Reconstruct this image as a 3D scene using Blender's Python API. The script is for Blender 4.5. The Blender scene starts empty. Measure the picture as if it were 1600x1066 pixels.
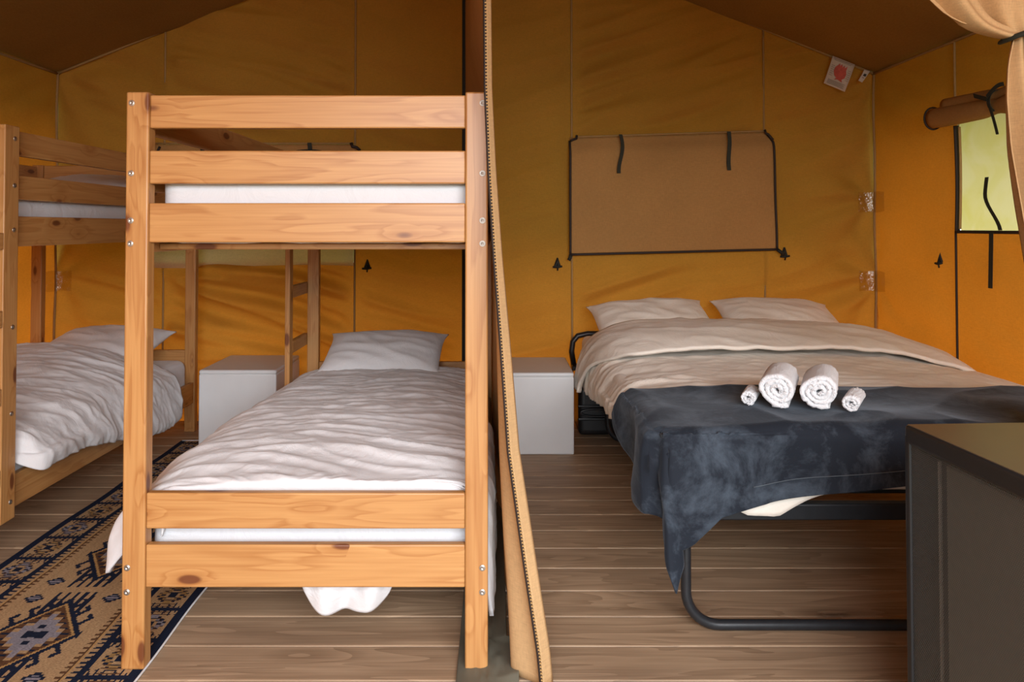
import bpy, bmesh, math, random
import numpy as np
from mathutils import Vector, Matrix
random.seed(7)
R = math.radians
S = bpy.context.scene
COL = S.collection

# ------------------------------------------------------------------ camera
cam_d = bpy.data.cameras.new('camera'); cam = bpy.data.objects.new('camera', cam_d); COL.objects.link(cam)
cam.location = (0, 0, 1.2); cam.rotation_euler = (R(91.2), 0, 0)
cam_d.sensor_width = 36; cam_d.lens = 1190 / 1600 * 36
cam_d.shift_x = 25 / 1600; cam_d.shift_y = -0.12683
cam_d.clip_start = 0.05
S.camera = cam
# ------------------------------------------------------------------ world: bright overcast daylight
W = bpy.data.worlds.new('world'); S.world = W; W.use_nodes = True
bg = W.node_tree.nodes['Background']; bg.inputs[0].default_value = (0.86, 0.93, 1.0, 1); bg.inputs[1].default_value = 3.3
# daylight entering through the open tent front behind the camera
ld = bpy.data.lights.new('doorway_daylight', 'AREA'); ld.shape = 'RECTANGLE'; ld.size = 3.4; ld.size_y = 1.7
ld.energy = 400; ld.color = (0.95, 0.97, 1.0)
lo = bpy.data.objects.new('doorway_daylight', ld); COL.objects.link(lo)
lo.location = (0.8, -2.3, 2.25); lo.rotation_euler = (R(74), 0, R(9))
S.view_settings.view_transform = 'Standard'; S.view_settings.look = 'None'
S.view_settings.exposure = -0.22; S.view_settings.gamma = 1
S.view_settings.use_curve_mapping = False

# ------------------------------------------------------------------ numpy noise
_rng = np.random.RandomState(3)
_perm = np.concatenate([_rng.permutation(256)] * 2)
_ang = _rng.rand(256) * 2 * np.pi
def perlin(x, y, seed=0):
    x = np.asarray(x, float) + seed * 17.31; y = np.asarray(y, float) + seed * 9.77
    xi = np.floor(x).astype(int); yi = np.floor(y).astype(int)
    xf = x - xi; yf = y - yi
    u = xf * xf * xf * (xf * (xf * 6 - 15) + 10); v = yf * yf * yf * (yf * (yf * 6 - 15) + 10)
    def g(ix, iy, dx, dy):
        h = _perm[(_perm[ix & 255] + iy) & 255]
        return np.cos(_ang[h]) * dx + np.sin(_ang[h]) * dy
    a = g(xi, yi, xf, yf); b = g(xi + 1, yi, xf - 1, yf)
    c = g(xi, yi + 1, xf, yf - 1); d = g(xi + 1, yi + 1, xf - 1, yf - 1)
    return (a + u * (b - a)) + v * ((c + u * (d - c)) - (a + u * (b - a)))
def fbm(x, y, seed=0, oct=3):
    s = 0; a = 1.0
    for k in range(oct):
        s = s + a * perlin(x * 2**k, y * 2**k, seed + k * 5); a *= .5
    return s
def ridge(x, y, seed=0):            # sharp creases, 0..1
    return 1 - np.clip(np.abs(perlin(x, y, seed)) * 2.6, 0, 1)
def sstep(a, b, x):
    t = np.clip((x - a) / (b - a), 0, 1); return t * t * (3 - 2 * t)

# ------------------------------------------------------------------ materials
class NT:
    def __init__(s, name):
        s.m = bpy.data.materials.new(name); s.m.use_nodes = True
        s.t = s.m.node_tree; s.t.nodes.clear()
        s.out = s.t.nodes.new('ShaderNodeOutputMaterial')
    def n(s, typ, inputs=None, **kw):
        nd = s.t.nodes.new('ShaderNode' + typ)
        for k, v in kw.items(): setattr(nd, k, v)
        for k, v in (inputs or {}).items(): s.set(nd.inputs[k], v)
        return nd
    def set(s, sock, v):
        if isinstance(v, bpy.types.NodeSocket): s.t.links.new(v, sock)
        elif isinstance(v, bpy.types.Node): s.t.links.new(v.outputs[0], sock)
        else:
            if isinstance(v, (tuple, list)) and len(v) == 3 and sock.type == 'RGBA': v = (*v, 1)
            sock.default_value = v
    def math(s, op, a, b=0.0, clamp=False):
        nd = s.n('Math', {0: a, 1: b}, operation=op); nd.use_clamp = clamp; return nd
    def mix(s, f, a, b):
        nd = s.n('Mix', data_type='RGBA'); s.set(nd.inputs[0], f); s.set(nd.inputs[6], a); s.set(nd.inputs[7], b); return nd.outputs[2]
    def ramp(s, f, stops):
        nd = s.n('ValToRGB', {0: f}); e = nd.color_ramp.elements
        while len(e) < len(stops): e.new(0.5)
        for el, (p, c) in zip(e, stops): el.position = p; el.color = (*c, 1) if len(c) == 3 else c
        return nd
    def coords(s, scale=(1, 1, 1), rnd=False):
        tc = s.n('TexCoord').outputs['Object']
        if rnd:
            r = s.n('ObjectInfo').outputs['Random']
            v = s.n('CombineXYZ', {0: s.math('MULTIPLY', r, 37.1), 1: s.math('MULTIPLY', r, 53.7), 2: s.math('MULTIPLY', r, 71.3)})
            tc = s.n('VectorMath', {0: tc, 1: v}, operation='ADD').outputs[0]
        return s.n('Mapping', {'Vector': tc, 'Scale': scale}).outputs[0], tc
    def bsdf(s, color, rough=.6, bump=None, strength=.3, dist=.002, **kw):
        b = s.n('BsdfPrincipled', {'Base Color': color, 'Roughness': rough})
        for k, v in kw.items(): s.set(b.inputs[k.replace('_', ' ')], v)
        if bump is not None: s.set(b.inputs['Normal'], s.n('Bump', {'Height': bump, 'Strength': strength, 'Distance': dist}))
        s.t.links.new(b.outputs[0], s.out.inputs[0]); return b

def simple(name, col, rough=.6, noise=0, nscale=40, bump=0, **kw):
    m = NT(name); c = col; h = None
    v, _ = m.coords((nscale,) * 3)
    nz = m.n('TexNoise', {'Vector': v, 'Scale': 1.0, 'Detail': 4.0})
    if noise: c = m.mix(nz.outputs[0], tuple(x * (1 - noise) for x in col), tuple(min(1, x * (1 + noise)) for x in col))
    if bump: h = nz.outputs[0]
    m.bsdf(c, rough, h, bump, **kw); return m.m

def pine(name, axis, light=(.585, .315, .112), dark=(.39, .165, .045), knot=(.13, .035, .012), rough=.42):
    m = NT(name)
    sc = lambda along, across: tuple(along if i == axis else across for i in range(3))
    _, tc = m.coords((1, 1, 1), rnd=True)
    mp = lambda along, across, vec=tc: m.n('Mapping', {'Vector': vec, 'Scale': sc(along, across)}).outputs[0]
    # knots: sparse cells stretched along the grain
    vo = m.n('TexVoronoi', {'Vector': mp(5.0, 13), 'Scale': 1.0, 'Randomness': 1.0})
    keep = m.math('GREATER_THAN', m.n('SeparateColor', {0: vo.outputs['Color']}).outputs[0], .30)
    kd = vo.outputs['Distance']
    near = m.math('MULTIPLY', m.n('MapRange', {0: kd, 1: .45, 2: .05, 3: 0, 4: 1}).outputs[0], keep)
    core = m.math('MULTIPLY', m.n('MapRange', {0: kd, 1: .19, 2: .13, 3: 0, 4: 1}).outputs[0], keep)
    # growth rings bend round the knots
    warp = m.n('TexNoise', {'Vector': mp(1.1, 5), 'Scale': 1.0, 'Detail': 2.0})
    big = m.n('TexNoise', {'Vector': mp(.8, 9), 'Scale': 1.0, 'Detail': 3.0, 'Distortion': .4})
    ringc = m.math('ADD', m.math('MULTIPLY', big.outputs[0], 9.0), m.math('MULTIPLY', near, 1.6))
    rings = m.math('FRACT', m.math('ADD', ringc, warp.outputs[0]))
    rr = m.ramp(rings, [(0, (.25,) * 3), (.6, (.5,) * 3), (.9, (1,) * 3), (1, (.25,) * 3)])
    fine = m.n('TexNoise', {'Vector': mp(3.5, 170), 'Scale': 1.0, 'Detail': 3.0})
    f = m.math('ADD', m.math('MULTIPLY', rr.outputs[0], .42), m.math('MULTIPLY', fine.outputs[0], .62))
    f = m.math('ADD', f, m.math('MULTIPLY', near, .32), True)
    tone = m.n('TexNoise', {'Vector': mp(.9, 2.2), 'Scale': 1.0})
    base = m.mix(m.n('MapRange', {0: f, 1: .28, 2: .85, 3: 0, 4: 1}).outputs[0], light, dark)
    base = m.mix(m.math('MULTIPLY', tone.outputs[0], .35), base, tuple(x * .8 for x in dark))
    col = m.mix(m.math('MULTIPLY', core, .9), base, knot)
    m.bsdf(col, rough, f, .12, .001, Coat_Weight=.12, Coat_Roughness=.3)
    return m.m

def deck(name):
    m = NT(name)
    _, tc = m.coords((1, 1, 1), rnd=True)
    mp = lambda a, b: m.n('Mapping', {'Vector': tc, 'Scale': (a, b, b)}).outputs[0]
    vo = m.n('TexVoronoi', {'Vector': mp(1.9, 7), 'Scale': 1.0})
    keep = m.math('GREATER_THAN', m.n('SeparateColor', {0: vo.outputs['Color']}).outputs[0], .5)
    near = m.math('MULTIPLY', m.n('MapRange', {0: vo.outputs['Distance'], 1: .4, 2: .04, 3: 0, 4: 1}).outputs[0], keep)
    core = m.math('MULTIPLY', m.n('MapRange', {0: vo.outputs['Distance'], 1: .13, 2: .06, 3: 0, 4: 1}).outputs[0], keep)
    big = m.n('TexNoise', {'Vector': mp(.7, 7), 'Scale': 1.0, 'Detail': 3.0, 'Distortion': .5})
    rings = m.math('FRACT', m.math('ADD', m.math('MULTIPLY', big.outputs[0], 10.0), m.math('MULTIPLY', near, 1.7)))
    fine = m.n('TexNoise', {'Vector': mp(3, 120), 'Scale': 1.0, 'Detail': 4.0})
    f = m.math('ADD', m.math('MULTIPLY', rings, .35), m.math('MULTIPLY', fine.outputs[0], .75))
    f = m.math('ADD', f, m.math('MULTIPLY', near, .25), True)
    tone = m.n('ObjectInfo').outputs['Random']
    a = m.mix(tone, (.50, .345, .215), (.41, .285, .18))
    c = m.mix(m.n('MapRange', {0: f, 1: .3, 2: 1, 3: 0, 4: 1}).outputs[0], a, (.20, .125, .07))
    st = m.n('TexNoise', {'Vector': mp(1.3, 4), 'Scale': 1.0, 'Detail': 5.0})
    c = m.mix(m.math('MULTIPLY', m.n('MapRange', {0: st.outputs[0], 1: .5, 2: .75, 3: 0, 4: .5}).outputs[0], 1.0), c, (.15, .10, .065))
    c = m.mix(m.math('MULTIPLY', core, .75), c, (.05, .028, .016))
    m.bsdf(c, .55, f, .25, .0015); return m.m

def canvas(name, diff, trans, fac=.4, weave=1.0):
    m = NT(name)
    v, tc = m.coords((1, 1, 1))
    thr = m.n('TexNoise', {'Vector': m.n('Mapping', {'Vector': tc, 'Scale': (420, 420, 45)}).outputs[0], 'Scale': 1.0, 'Detail': 2.0})
    thr2 = m.n('TexNoise', {'Vector': m.n('Mapping', {'Vector': tc, 'Scale': (45, 45, 420)}).outputs[0], 'Scale': 1.0, 'Detail': 2.0})
    w = m.math('MULTIPLY', m.math('ADD', thr.outputs[0], thr2.outputs[0]), .5)
    blot = m.n('TexNoise', {'Vector': tc, 'Scale': 2.2, 'Detail': 4.0})
    k = m.n('MapRange', {0: w, 1: .3, 2: .7, 3: .86, 4: 1.12}).outputs[0]
    k = m.math('MULTIPLY', k, m.n('MapRange', {0: blot.outputs[0], 1: .3, 2: .7, 3: .93, 4: 1.07}).outputs[0])
    sc = lambda c: m.n('VectorMath', {0: c, 3: k}, operation='SCALE').outputs[0]
    bp = m.n('Bump', {'Height': w, 'Strength': .25 * weave, 'Distance': .001})
    d = m.n('BsdfDiffuse', {'Color': sc(diff), 'Normal': bp}); t = m.n('BsdfTranslucent', {'Color': sc(trans), 'Normal': bp})
    mx = m.n('MixShader', {0: fac, 1: d.outputs[0], 2: t.outputs[0]})
    m.t.links.new(mx.outputs[0], m.out.inputs[0]); return m.m

def linen(name, col, rough=.85, sheen=.15):
    m = NT(name); v, tc = m.coords()
    a = m.n('TexNoise', {'Vector': tc, 'Scale': 7.0, 'Detail': 6.0, 'Roughness': .6, 'Distortion': 1.2})
    b = m.n('TexNoise', {'Vector': tc, 'Scale': 600.0, 'Detail': 1.0})
    h = m.math('ADD', m.math('MULTIPLY', a.outputs[0], 1.0), m.math('MULTIPLY', b.outputs[0], .02))
    m.bsdf(col, rough, h, .35, .02, Sheen_Weight=sheen, Specular_IOR_Level=.2); return m.m

M = {}
for i, ax in enumerate('xyz'): M['pine_' + ax] = pine('pine_' + ax, i)
M['deck'] = deck('deck_boards')
M['under'] = simple('dark_subfloor', (.02, .016, .012), .9, .3)
M['canvas'] = canvas('ochre_canvas', (.43, .255, .048), (.84, .215, .013), .36)
M['canvas_roof'] = canvas('shaded_roof_canvas', (.33, .18, .055), (.5, .22, .05), .25)  # same fabric as the walls, darkened to put the fly's shade into the colour
M['fly'] = canvas('rain_fly_canvas', (.30, .22, .12), (.3, .18, .07), .12)
M['flap'] = canvas('tan_flap_canvas', (.51, .29, .105), (.75, .36, .09), .30)
M['sill'] = canvas('backlit_sill_canvas', (.62, .48, .32), (.85, .66, .40), .5)  # pale tone puts the light from behind into the sill's colour
M['curtain'] = canvas('beige_curtain_canvas', (.62, .40, .20), (.5, .28, .10), .15)
M['seam'] = simple('seam_tape', (.34, .20, .07), .8, .15, 60)
M['black'] = simple('black_webbing', (.012, .013, .010), .75, .3, 200)
M['strap'] = simple('olive_webbing', (.022, .024, .015), .8, .3, 300, .3)
M['piping'] = simple('brown_black_piping', (.022, .012, .008), .7, .2, 80)
M['linen'] = linen('white_cotton', (.70, .70, .71))
M['sheet'] = linen('white_fitted_sheet', (.68, .70, .73))
M['warmlit'] = linen('warmlit_cotton', (.87, .81, .715))  # white cotton with the orange tent light put into its colour
M['velvet'] = None
M['cube'] = simple('white_plastic', (.70, .72, .73), .42, .04, 12, .02)
M['steel'] = simple('zinc_bolt', (.50, .48, .44), .42, .15, 300, Metallic=1.0)
M['hole'] = simple('bolt_socket', (.05, .045, .04), .5)
M['tube'] = simple('black_powder_coat', (.016, .018, .021), .38, .35, 60, .1)
M['case'] = simple('black_plastic', (.014, .014, .015), .35, .2, 30)
M['ground_sheet'] = simple('olive_grey_groundsheet', (.115, .11, .082), .6, .25, 8, .2)
M['paper'] = simple('white_label', (.62, .53, .46), .8, .08, 60)
M['red'] = simple('red_print', (.55, .10, .075), .8, .35, 60)
M['ink'] = simple('grey_print', (.30, .25, .21), .8, .1, 80)
M['inkdark'] = simple('dark_print', (.04, .04, .04), .8, .1, 80)
M['grass'] = simple('meadow', (.10, .16, .04), .9, .4, 2)
def _velvet():
    m = NT('navy_velvet'); v, tc = m.coords()
    a = m.n('TexNoise', {'Vector': tc, 'Scale': 6.5, 'Detail': 6.0, 'Roughness': .68, 'Distortion': .35})
    b = m.n('TexNoise', {'Vector': tc, 'Scale': 350.0, 'Detail': 2.0})
    f = m.n('MapRange', {0: a.outputs[0], 1: .46, 2: .74, 3: 0, 4: 1}).outputs[0]
    c = m.mix(f, (.015, .0195, .028), (.080, .104, .134))      # brushed nap, its lighter sheen patches put into the colour
    h = m.math('ADD', a.outputs[0], m.math('MULTIPLY', b.outputs[0], .08))
    m.bsdf(c, .8, h, .25, .012, Sheen_Weight=.2, Sheen_Roughness=.4, Sheen_Tint=(.6, .68, .78, 1), Specular_IOR_Level=.15); return m.m
M['velvet'] = _velvet()
def _terry():
    m = NT('white_terry'); v, tc = m.coords()
    a = m.n('TexVoronoi', {'Vector': tc, 'Scale': 330.0}); b = m.n('TexNoise', {'Vector': tc, 'Scale': 90.0, 'Detail': 3.0})
    h = m.math('ADD', a.outputs[0], b.outputs[0])
    m.bsdf((.80, .81, .83), .95, h, .6, .004, Sheen_Weight=.3); return m.m
M['terry'] = _terry()
def _pane():
    m = NT('daylit_window_film'); v, tc = m.coords()
    a = m.n('TexNoise', {'Vector': tc, 'Scale': 5.0, 'Detail': 4.0, 'Distortion': .8})
    c = m.mix(m.n('MapRange', {0: a.outputs[0], 1: .35, 2: .65, 3: 0, 4: 1}).outputs[0], (.86, .70, .22), (.92, .76, .36))  # mottled yellow paints in the outside light and foliage behind the film
    t = m.n('BsdfTranslucent', {'Color': c}); g = m.n('BsdfGlossy', {'Color': (.9, .9, .9, 1), 'Roughness': .12})
    d = m.n('BsdfDiffuse', {'Color': c})
    x = m.n('MixShader', {0: .25, 1: t.outputs[0], 2: d.outputs[0]}); y = m.n('MixShader', {0: .06, 1: x.outputs[0], 2: g.outputs[0]})
    m.t.links.new(y.outputs[0], m.out.inputs[0]); return m.m
M['pane'] = _pane()
def _tape():
    m = NT('clear_tape'); v, tc = m.coords()
    a = m.n('TexNoise', {'Vector': tc, 'Scale': 38.0, 'Detail': 2.0, 'Distortion': 1.5})
    bp = m.n('Bump', {'Height': a.outputs[0], 'Strength': .9, 'Distance': .006})
    g = m.n('BsdfGlossy', {'Color': (.9, .85, .75, 1), 'Roughness': .18, 'Normal': bp}); t = m.n('BsdfTransparent', {'Color': (.82, .78, .70, 1)})
    x = m.n('MixShader', {0: .10, 1: t.outputs[0], 2: g.outputs[0]})
    m.t.links.new(x.outputs[0], m.out.inputs[0]); return m.m
M['tape'] = _tape()
def _perf():
    m = NT('perforated_black_steel'); v, tc = m.coords()
    # staggered round holes in the local y-z plane, 4.6 mm pitch
    sx = m.n('SeparateXYZ', {0: tc})
    p = .0046
    r = m.math('DIVIDE', sx.outputs[2], p * .866)
    row = m.math('FLOOR', r)
    sh = m.math('MULTIPLY', m.math('MODULO', m.math('ABSOLUTE', row), 2.0), .5)
    q = m.math('FRACT', m.math('ADD', m.math('ADD', m.math('DIVIDE', sx.outputs[1], p), sh), 500.0))
    dy = m.math('SUBTRACT', q, .5); dz = m.math('MULTIPLY', m.math('SUBTRACT', m.math('FRACT', m.math('ADD', r, 500.0)), .5), .866)
    d = m.math('SQRT', m.math('ADD', m.math('MULTIPLY', dy, dy), m.math('MULTIPLY', dz, dz)))
    hole = m.math('LESS_THAN', d, .31)
    b = m.n('BsdfPrincipled', {'Base Color': (.115, .12, .112, 1), 'Roughness': .4, 'Metallic': .5})
    x = m.n('MixShader', {0: hole, 1: b.outputs[0], 2: m.n('BsdfTransparent').outputs[0]})
    m.t.links.new(x.outputs[0], m.out.inputs[0]); return m.m
M['perf'] = _perf()
M['cab_frame'] = simple('black_steel_frame', (.028, .028, .029), .36, .1, 60, Metallic=.4)
M['cab_top'] = simple('bronze_brown_top', (.105, .075, .043), .34, .12, 5)
M['cab_in'] = simple('inner_grey_panel', (.24, .22, .17), .6, .3, 60)
def _rug():
    m = NT('woven_kilim'); v, tc = m.coords()
    a = m.n('Attribute', attribute_name='weave')
    n = m.n('TexNoise', {'Vector': m.n('Mapping', {'Vector': tc, 'Scale': (140, 420, 1)}).outputs[0], 'Scale': 1.0, 'Detail': 3.0})
    k = m.n('MapRange', {0: n.outputs[0], 1: .3, 2: .7, 3: .62, 4: 1.3}).outputs[0]
    c = m.n('VectorMath', {0: a.outputs['Color'], 3: k}, operation='SCALE').outputs[0]
    m.bsdf(c, .95, n.outputs[0], .5, .003, Specular_IOR_Level=.1); return m.m
M['rug'] = _rug()

# ------------------------------------------------------------------ object helpers
def wloc(o):
    v = Vector((0, 0, 0))
    while o is not None:
        if o.get('_local'): return Vector((0, 0, 0))
        v = v + o.location; o = o.parent
    return v
def tag(o, label, cat, group=None):
    o['label'] = label; o['category'] = cat
    if group: o['group'] = group
    return o
def struct(o): o['kind'] = 'structure'; return o
def thing(name, label, cat, loc=(0, 0, 0), group=None, rotz=0, local=False):
    o = bpy.data.objects.new(name, None); COL.objects.link(o); o.location = loc; o.rotation_euler = (0, 0, rotz)
    o.empty_display_size = .1
    if local: LOCALS.add(o.name)
    return tag(o, label, cat, group)
LOCALS = set()
def base_of(parent):
    v = Vector((0, 0, 0)); o = parent
    while o is not None:
        if o.name in LOCALS: return Vector((0, 0, 0))
        v += o.location; o = o.parent
    return v
def link(name, me, mat, parent=None, origin=None):
    """mesh coordinates are world coordinates (or local ones under a rotated thing)"""
    o = bpy.data.objects.new(name, me); COL.objects.link(o)
    if mat: me.materials.append(M[mat] if isinstance(mat, str) else mat)
    if parent is not None:
        o.parent = parent; b = base_of(parent)
        if b.length: me.transform(Matrix.Translation(-b))
    elif origin is not None:
        me.transform(Matrix.Translation(-Vector(origin))); o.location = origin
    return o
def np_mesh(name, V, Fq, smooth=True):
    me = bpy.data.meshes.new(name); V = np.asarray(V, np.float32); Fq = np.asarray(Fq, np.int32)
    me.vertices.add(len(V)); me.vertices.foreach_set('co', V.ravel())
    k = Fq.shape[1]
    me.loops.add(Fq.size); me.loops.foreach_set('vertex_index', Fq.ravel())
    me.polygons.add(len(Fq)); me.polygons.foreach_set('loop_start', np.arange(0, Fq.size, k, dtype=np.int32))
    me.polygons.foreach_set('use_smooth', np.full(len(Fq), smooth))
    me.update(calc_edges=True); me.validate(); return me
def gridfaces(nu, nv, wrapu=False):
    a = np.arange(nu * nv).reshape(nu, nv)
    if wrapu: a = np.vstack([a, a[:1]])
    return np.stack([a[:-1, :-1], a[1:, :-1], a[1:, 1:], a[:-1, 1:]], -1).reshape(-1, 4)
def sheet(name, P, mat, parent=None, solid=0, keep=None, origin=None, offset=-1, wrapu=False):
    nu, nv = P.shape[:2]; Fq = gridfaces(nu, nv, wrapu); V = P.reshape(-1, 3)
    if keep is not None:
        c = V[Fq].mean(1); Fq = Fq[keep(c)]
    o = link(name, np_mesh(name, V, Fq), mat, parent, origin)
    if solid:
        md = o.modifiers.new('thickness', 'SOLIDIFY'); md.thickness = solid; md.offset = offset
    return o
def box(name, lo, hi, mat, parent=None, bev=.004, seg=1, origin=None):
    bm = bmesh.new(); bmesh.ops.create_cube(bm, size=1)
    lo = Vector(lo); hi = Vector(hi)
    for v in bm.verts: v.co = Vector(((lo[i] + hi[i]) / 2 + v.co[i] * (hi[i] - lo[i]) for i in range(3)))
    if bev: bmesh.ops.bevel(bm, geom=list(bm.edges), offset=min(bev, min(hi - lo) * .45), segments=seg, profile=.6, affect='EDGES')
    me = bpy.data.meshes.new(name)
    if seg > 1:
        for f in bm.faces: f.smooth = f.calc_area() < .25 * max(g.calc_area() for g in bm.faces if len(g.verts) == 4) and min(e.calc_length() for e in f.edges) < bev * 1.2
    bm.to_mesh(me); bm.free()
    return link(name, me, mat, parent, origin)
def tube(name, pts, r, mat, parent=None, n=10, closed=False, flat=1.0, origin=None):
    pts = [Vector(p) for p in pts]; rings = []; up = None
    for i, p in enumerate(pts):
        t = (pts[min(i + 1, len(pts) - 1)] - pts[max(i - 1, 0)]).normalized()
        if up is None: up = Vector((0, 0, 1)) if abs(t.z) < .9 else Vector((0, 1, 0))
        a = t.cross(up).normalized(); b = a.cross(t).normalized(); up = b
        rings.append([p + a * (r * math.cos(2 * math.pi * k / n)) + b * (r * flat * math.sin(2 * math.pi * k / n)) for k in range(n)])
    V = [v for ring in rings for v in ring]; F = []
    for i in range(len(pts) - 1):
        for k in range(n):
            F.append((i * n + k, i * n + (k + 1) % n, (i + 1) * n + (k + 1) % n, (i + 1) * n + k))
    me = bpy.data.meshes.new(name); me.from_pydata([tuple(v) for v in V], [], F + [tuple(range(n))[::-1], tuple(range((len(pts) - 1) * n, len(pts) * n))])
    for f in me.polygons: f.use_smooth = len(f.vertices) == 4
    return link(name, me, mat, parent, origin)
def ribbon(name, pts, width, mat, parent=None, th=.0022, axis=(1, 0, 0)):
    """a flat webbing strap: pts run along it, axis is its width direction"""
    ax = Vector(axis).normalized(); V = []; F = []
    pts = [Vector(p) for p in pts]
    for i, p in enumerate(pts):
        t = (pts[min(i + 1, len(pts) - 1)] - pts[max(i - 1, 0)]).normalized(); nn = t.cross(ax).normalized()
        for a, b in ((-1, -1), (1, -1), (1, 1), (-1, 1)): V.append(tuple(p + ax * (a * width / 2) + nn * (b * th / 2)))
    for i in range(len(pts) - 1):
        for k in range(4): F.append((i * 4 + k, i * 4 + (k + 1) % 4, (i + 1) * 4 + (k + 1) % 4, (i + 1) * 4 + k))
    F += [(3, 2, 1, 0), tuple(len(V) - 4 + k for k in range(4))]
    me = bpy.data.meshes.new(name); me.from_pydata(V, [], F); return link(name, me, mat, parent)
def poly(name, pts, depth, mat, parent):
    """flat polygon (list of 3D points) given a small thickness along y"""
    n = len(pts); V = [tuple(p) for p in pts] + [(p[0], p[1] + depth, p[2]) for p in pts]
    F = [tuple(range(n)), tuple(range(2 * n - 1, n - 1, -1))] + [(i, (i + 1) % n, n + (i + 1) % n, n + i) for i in range(n)]
    me = bpy.data.meshes.new(name); me.from_pydata(V, [], F); return link(name, me, mat, parent)
def smooth_curve(pts, n):
    """Catmull-Rom through pts, n samples evenly spaced by arc length"""
    P = np.array(pts, float); P = np.vstack([2 * P[0] - P[1], P, 2 * P[-1] - P[-2]]); out = []
    for i in range(1, len(P) - 2):
        for t in np.linspace(0, 1, 24, endpoint=False):
            a, b, c, d = P[i - 1], P[i], P[i + 1], P[i + 2]
            out.append(.5 * ((2 * b) + (c - a) * t + (2 * a - 5 * b + 4 * c - d) * t * t + (3 * b - a - 3 * c + d) * t**3))
    out.append(P[-2]); out = np.array(out)
    s = np.concatenate([[0], np.cumsum(np.linalg.norm(np.diff(out, axis=0), axis=1))])
    q = np.linspace(0, s[-1], n)
    return np.stack([np.interp(q, s, out[:, k]) for k in range(out.shape[1])], 1)
def normals(P):
    du = np.gradient(P, axis=0); dv = np.gradient(P, axis=1); n = np.cross(du, dv)
    return n / (np.linalg.norm(n, axis=-1, keepdims=True) + 1e-9)

# ================================================================== THE TENT
XL, XR, YB, YF, EAVE, RX, RZ = -2.75, 2.37, 4.75, -0.6, 2.17, -0.19, 3.21
def roofz(x): return np.where(x > RX, EAVE + (XR - x) * (RZ - EAVE) / (XR - RX), EAVE + (x - XL) * (RZ - EAVE) / (RX - XL))
SEAMS = (-2.07, -0.88, 0.473, 1.674)
def back_disp(x, z):
    d = np.full_like(x, 9.0)
    for s in SEAMS + (XL, XR, RX): d = np.minimum(d, np.abs(x - s))
    pin = sstep(0, .10, d)
    left = x < RX
    s = np.where(left, z + .30 * x, z - .30 * x) + .05 * perlin(x * 1.3, z * 1.3, 4)
    al = np.where(left, x - .3 * z, x + .3 * z)
    big = perlin(al * .75, s * 6.0, 1); small = perlin(al * 1.4, s * 13, 2)
    panel = ((x > -2.07) & (x < -.88)) | ((x > .473) & (x < 1.674))
    amp = np.where(panel, 1.0, .45) * (1 + 1.1 * left * (1 - sstep(.95, 1.25, z)))
    edge = np.where(panel, np.exp(-d / .06) * perlin(x * 0 + 3.3 * left, z * 20, 6) * 1.3, 0)
    w = amp * (.034 * big + .014 * small + .020 * (ridge(al * .7, s * 5.2, 14)**1.6 - .3)) * pin + .006 * edge * sstep(0, .012, d)
    w = w * 1.9
    for a0, a1 in ((-2.16, -.84), (.43, 1.77)):      # flat behind the window flaps
        w = w * (1 - .85 * sstep(a0 - .1, a0, x) * (1 - sstep(a1, a1 + .1, x)) * sstep(.9, 1.0, z) * (1 - sstep(1.75, 1.85, z)))
    # folds that fan out from the taped corners
    for cx, cz, sg in ((XR, 2.17, -1), (XR, 1.36, -1), (XR, .87, -1), (XL, 2.15, 1), (XL, .9, 1)):
        dx = (x - cx) * sg; dz = cz - z; rr = np.hypot(dx, dz) + 1e-6; th = np.arctan2(dz, dx)
        w = w + .028 * np.exp(-rr / .6) * sstep(.02, .25, rr) * np.sin(th * 7 + cz * 3)
    return w - .012 * pin
xs = np.unique(np.round(np.concatenate([np.linspace(XL, XR, 330), [-2.12, -.88]]), 4))
zs = np.unique(np.round(np.concatenate([np.linspace(0, EAVE, 170), [.98, 1.72]]), 4))
ws = np.linspace(0, 1, 50)[1:]
Xg, Zg = np.meshgrid(xs, np.concatenate([zs, EAVE + ws]), indexing='ij')
top = roofz(Xg)
Zg = np.where(Zg > EAVE, EAVE + (Zg - EAVE) * (top - EAVE), Zg)
Pb = np.stack([Xg, YB - back_disp(Xg, Zg), Zg], -1)
wall_back = struct(sheet('wall_back', Pb, 'canvas', keep=lambda c: ~((c[:, 0] > -2.12) & (c[:, 0] < -.88) & (c[:, 2] > .98) & (c[:, 2] < 1.72))))
for s in SEAMS:
    zt = float(roofz(np.array(s)))
    zz = np.linspace(.02, zt - .01, 40)
    tube('seam', [(s, YB - .004, z) for z in zz], .0065, 'seam', wall_back, 6, flat=.7)
for a, b in (((XL + .01, EAVE), (RX, RZ)), ((XR - .01, EAVE), (RX, RZ))):
    tube('seam', [(a[0] + (b[0] - a[0]) * t, YB - .012, a[1] + (b[1] - a[1]) * t - .012) for t in np.linspace(0, 1, 20)], .008, 'seam', wall_back, 6)
for x in (XL + .012, XR - .012):
    tube('seam', [(x + .004 * math.sin(z * 9), YB - .012, z) for z in np.linspace(.02, EAVE, 30)], .008, 'seam', wall_back, 6)

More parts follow.
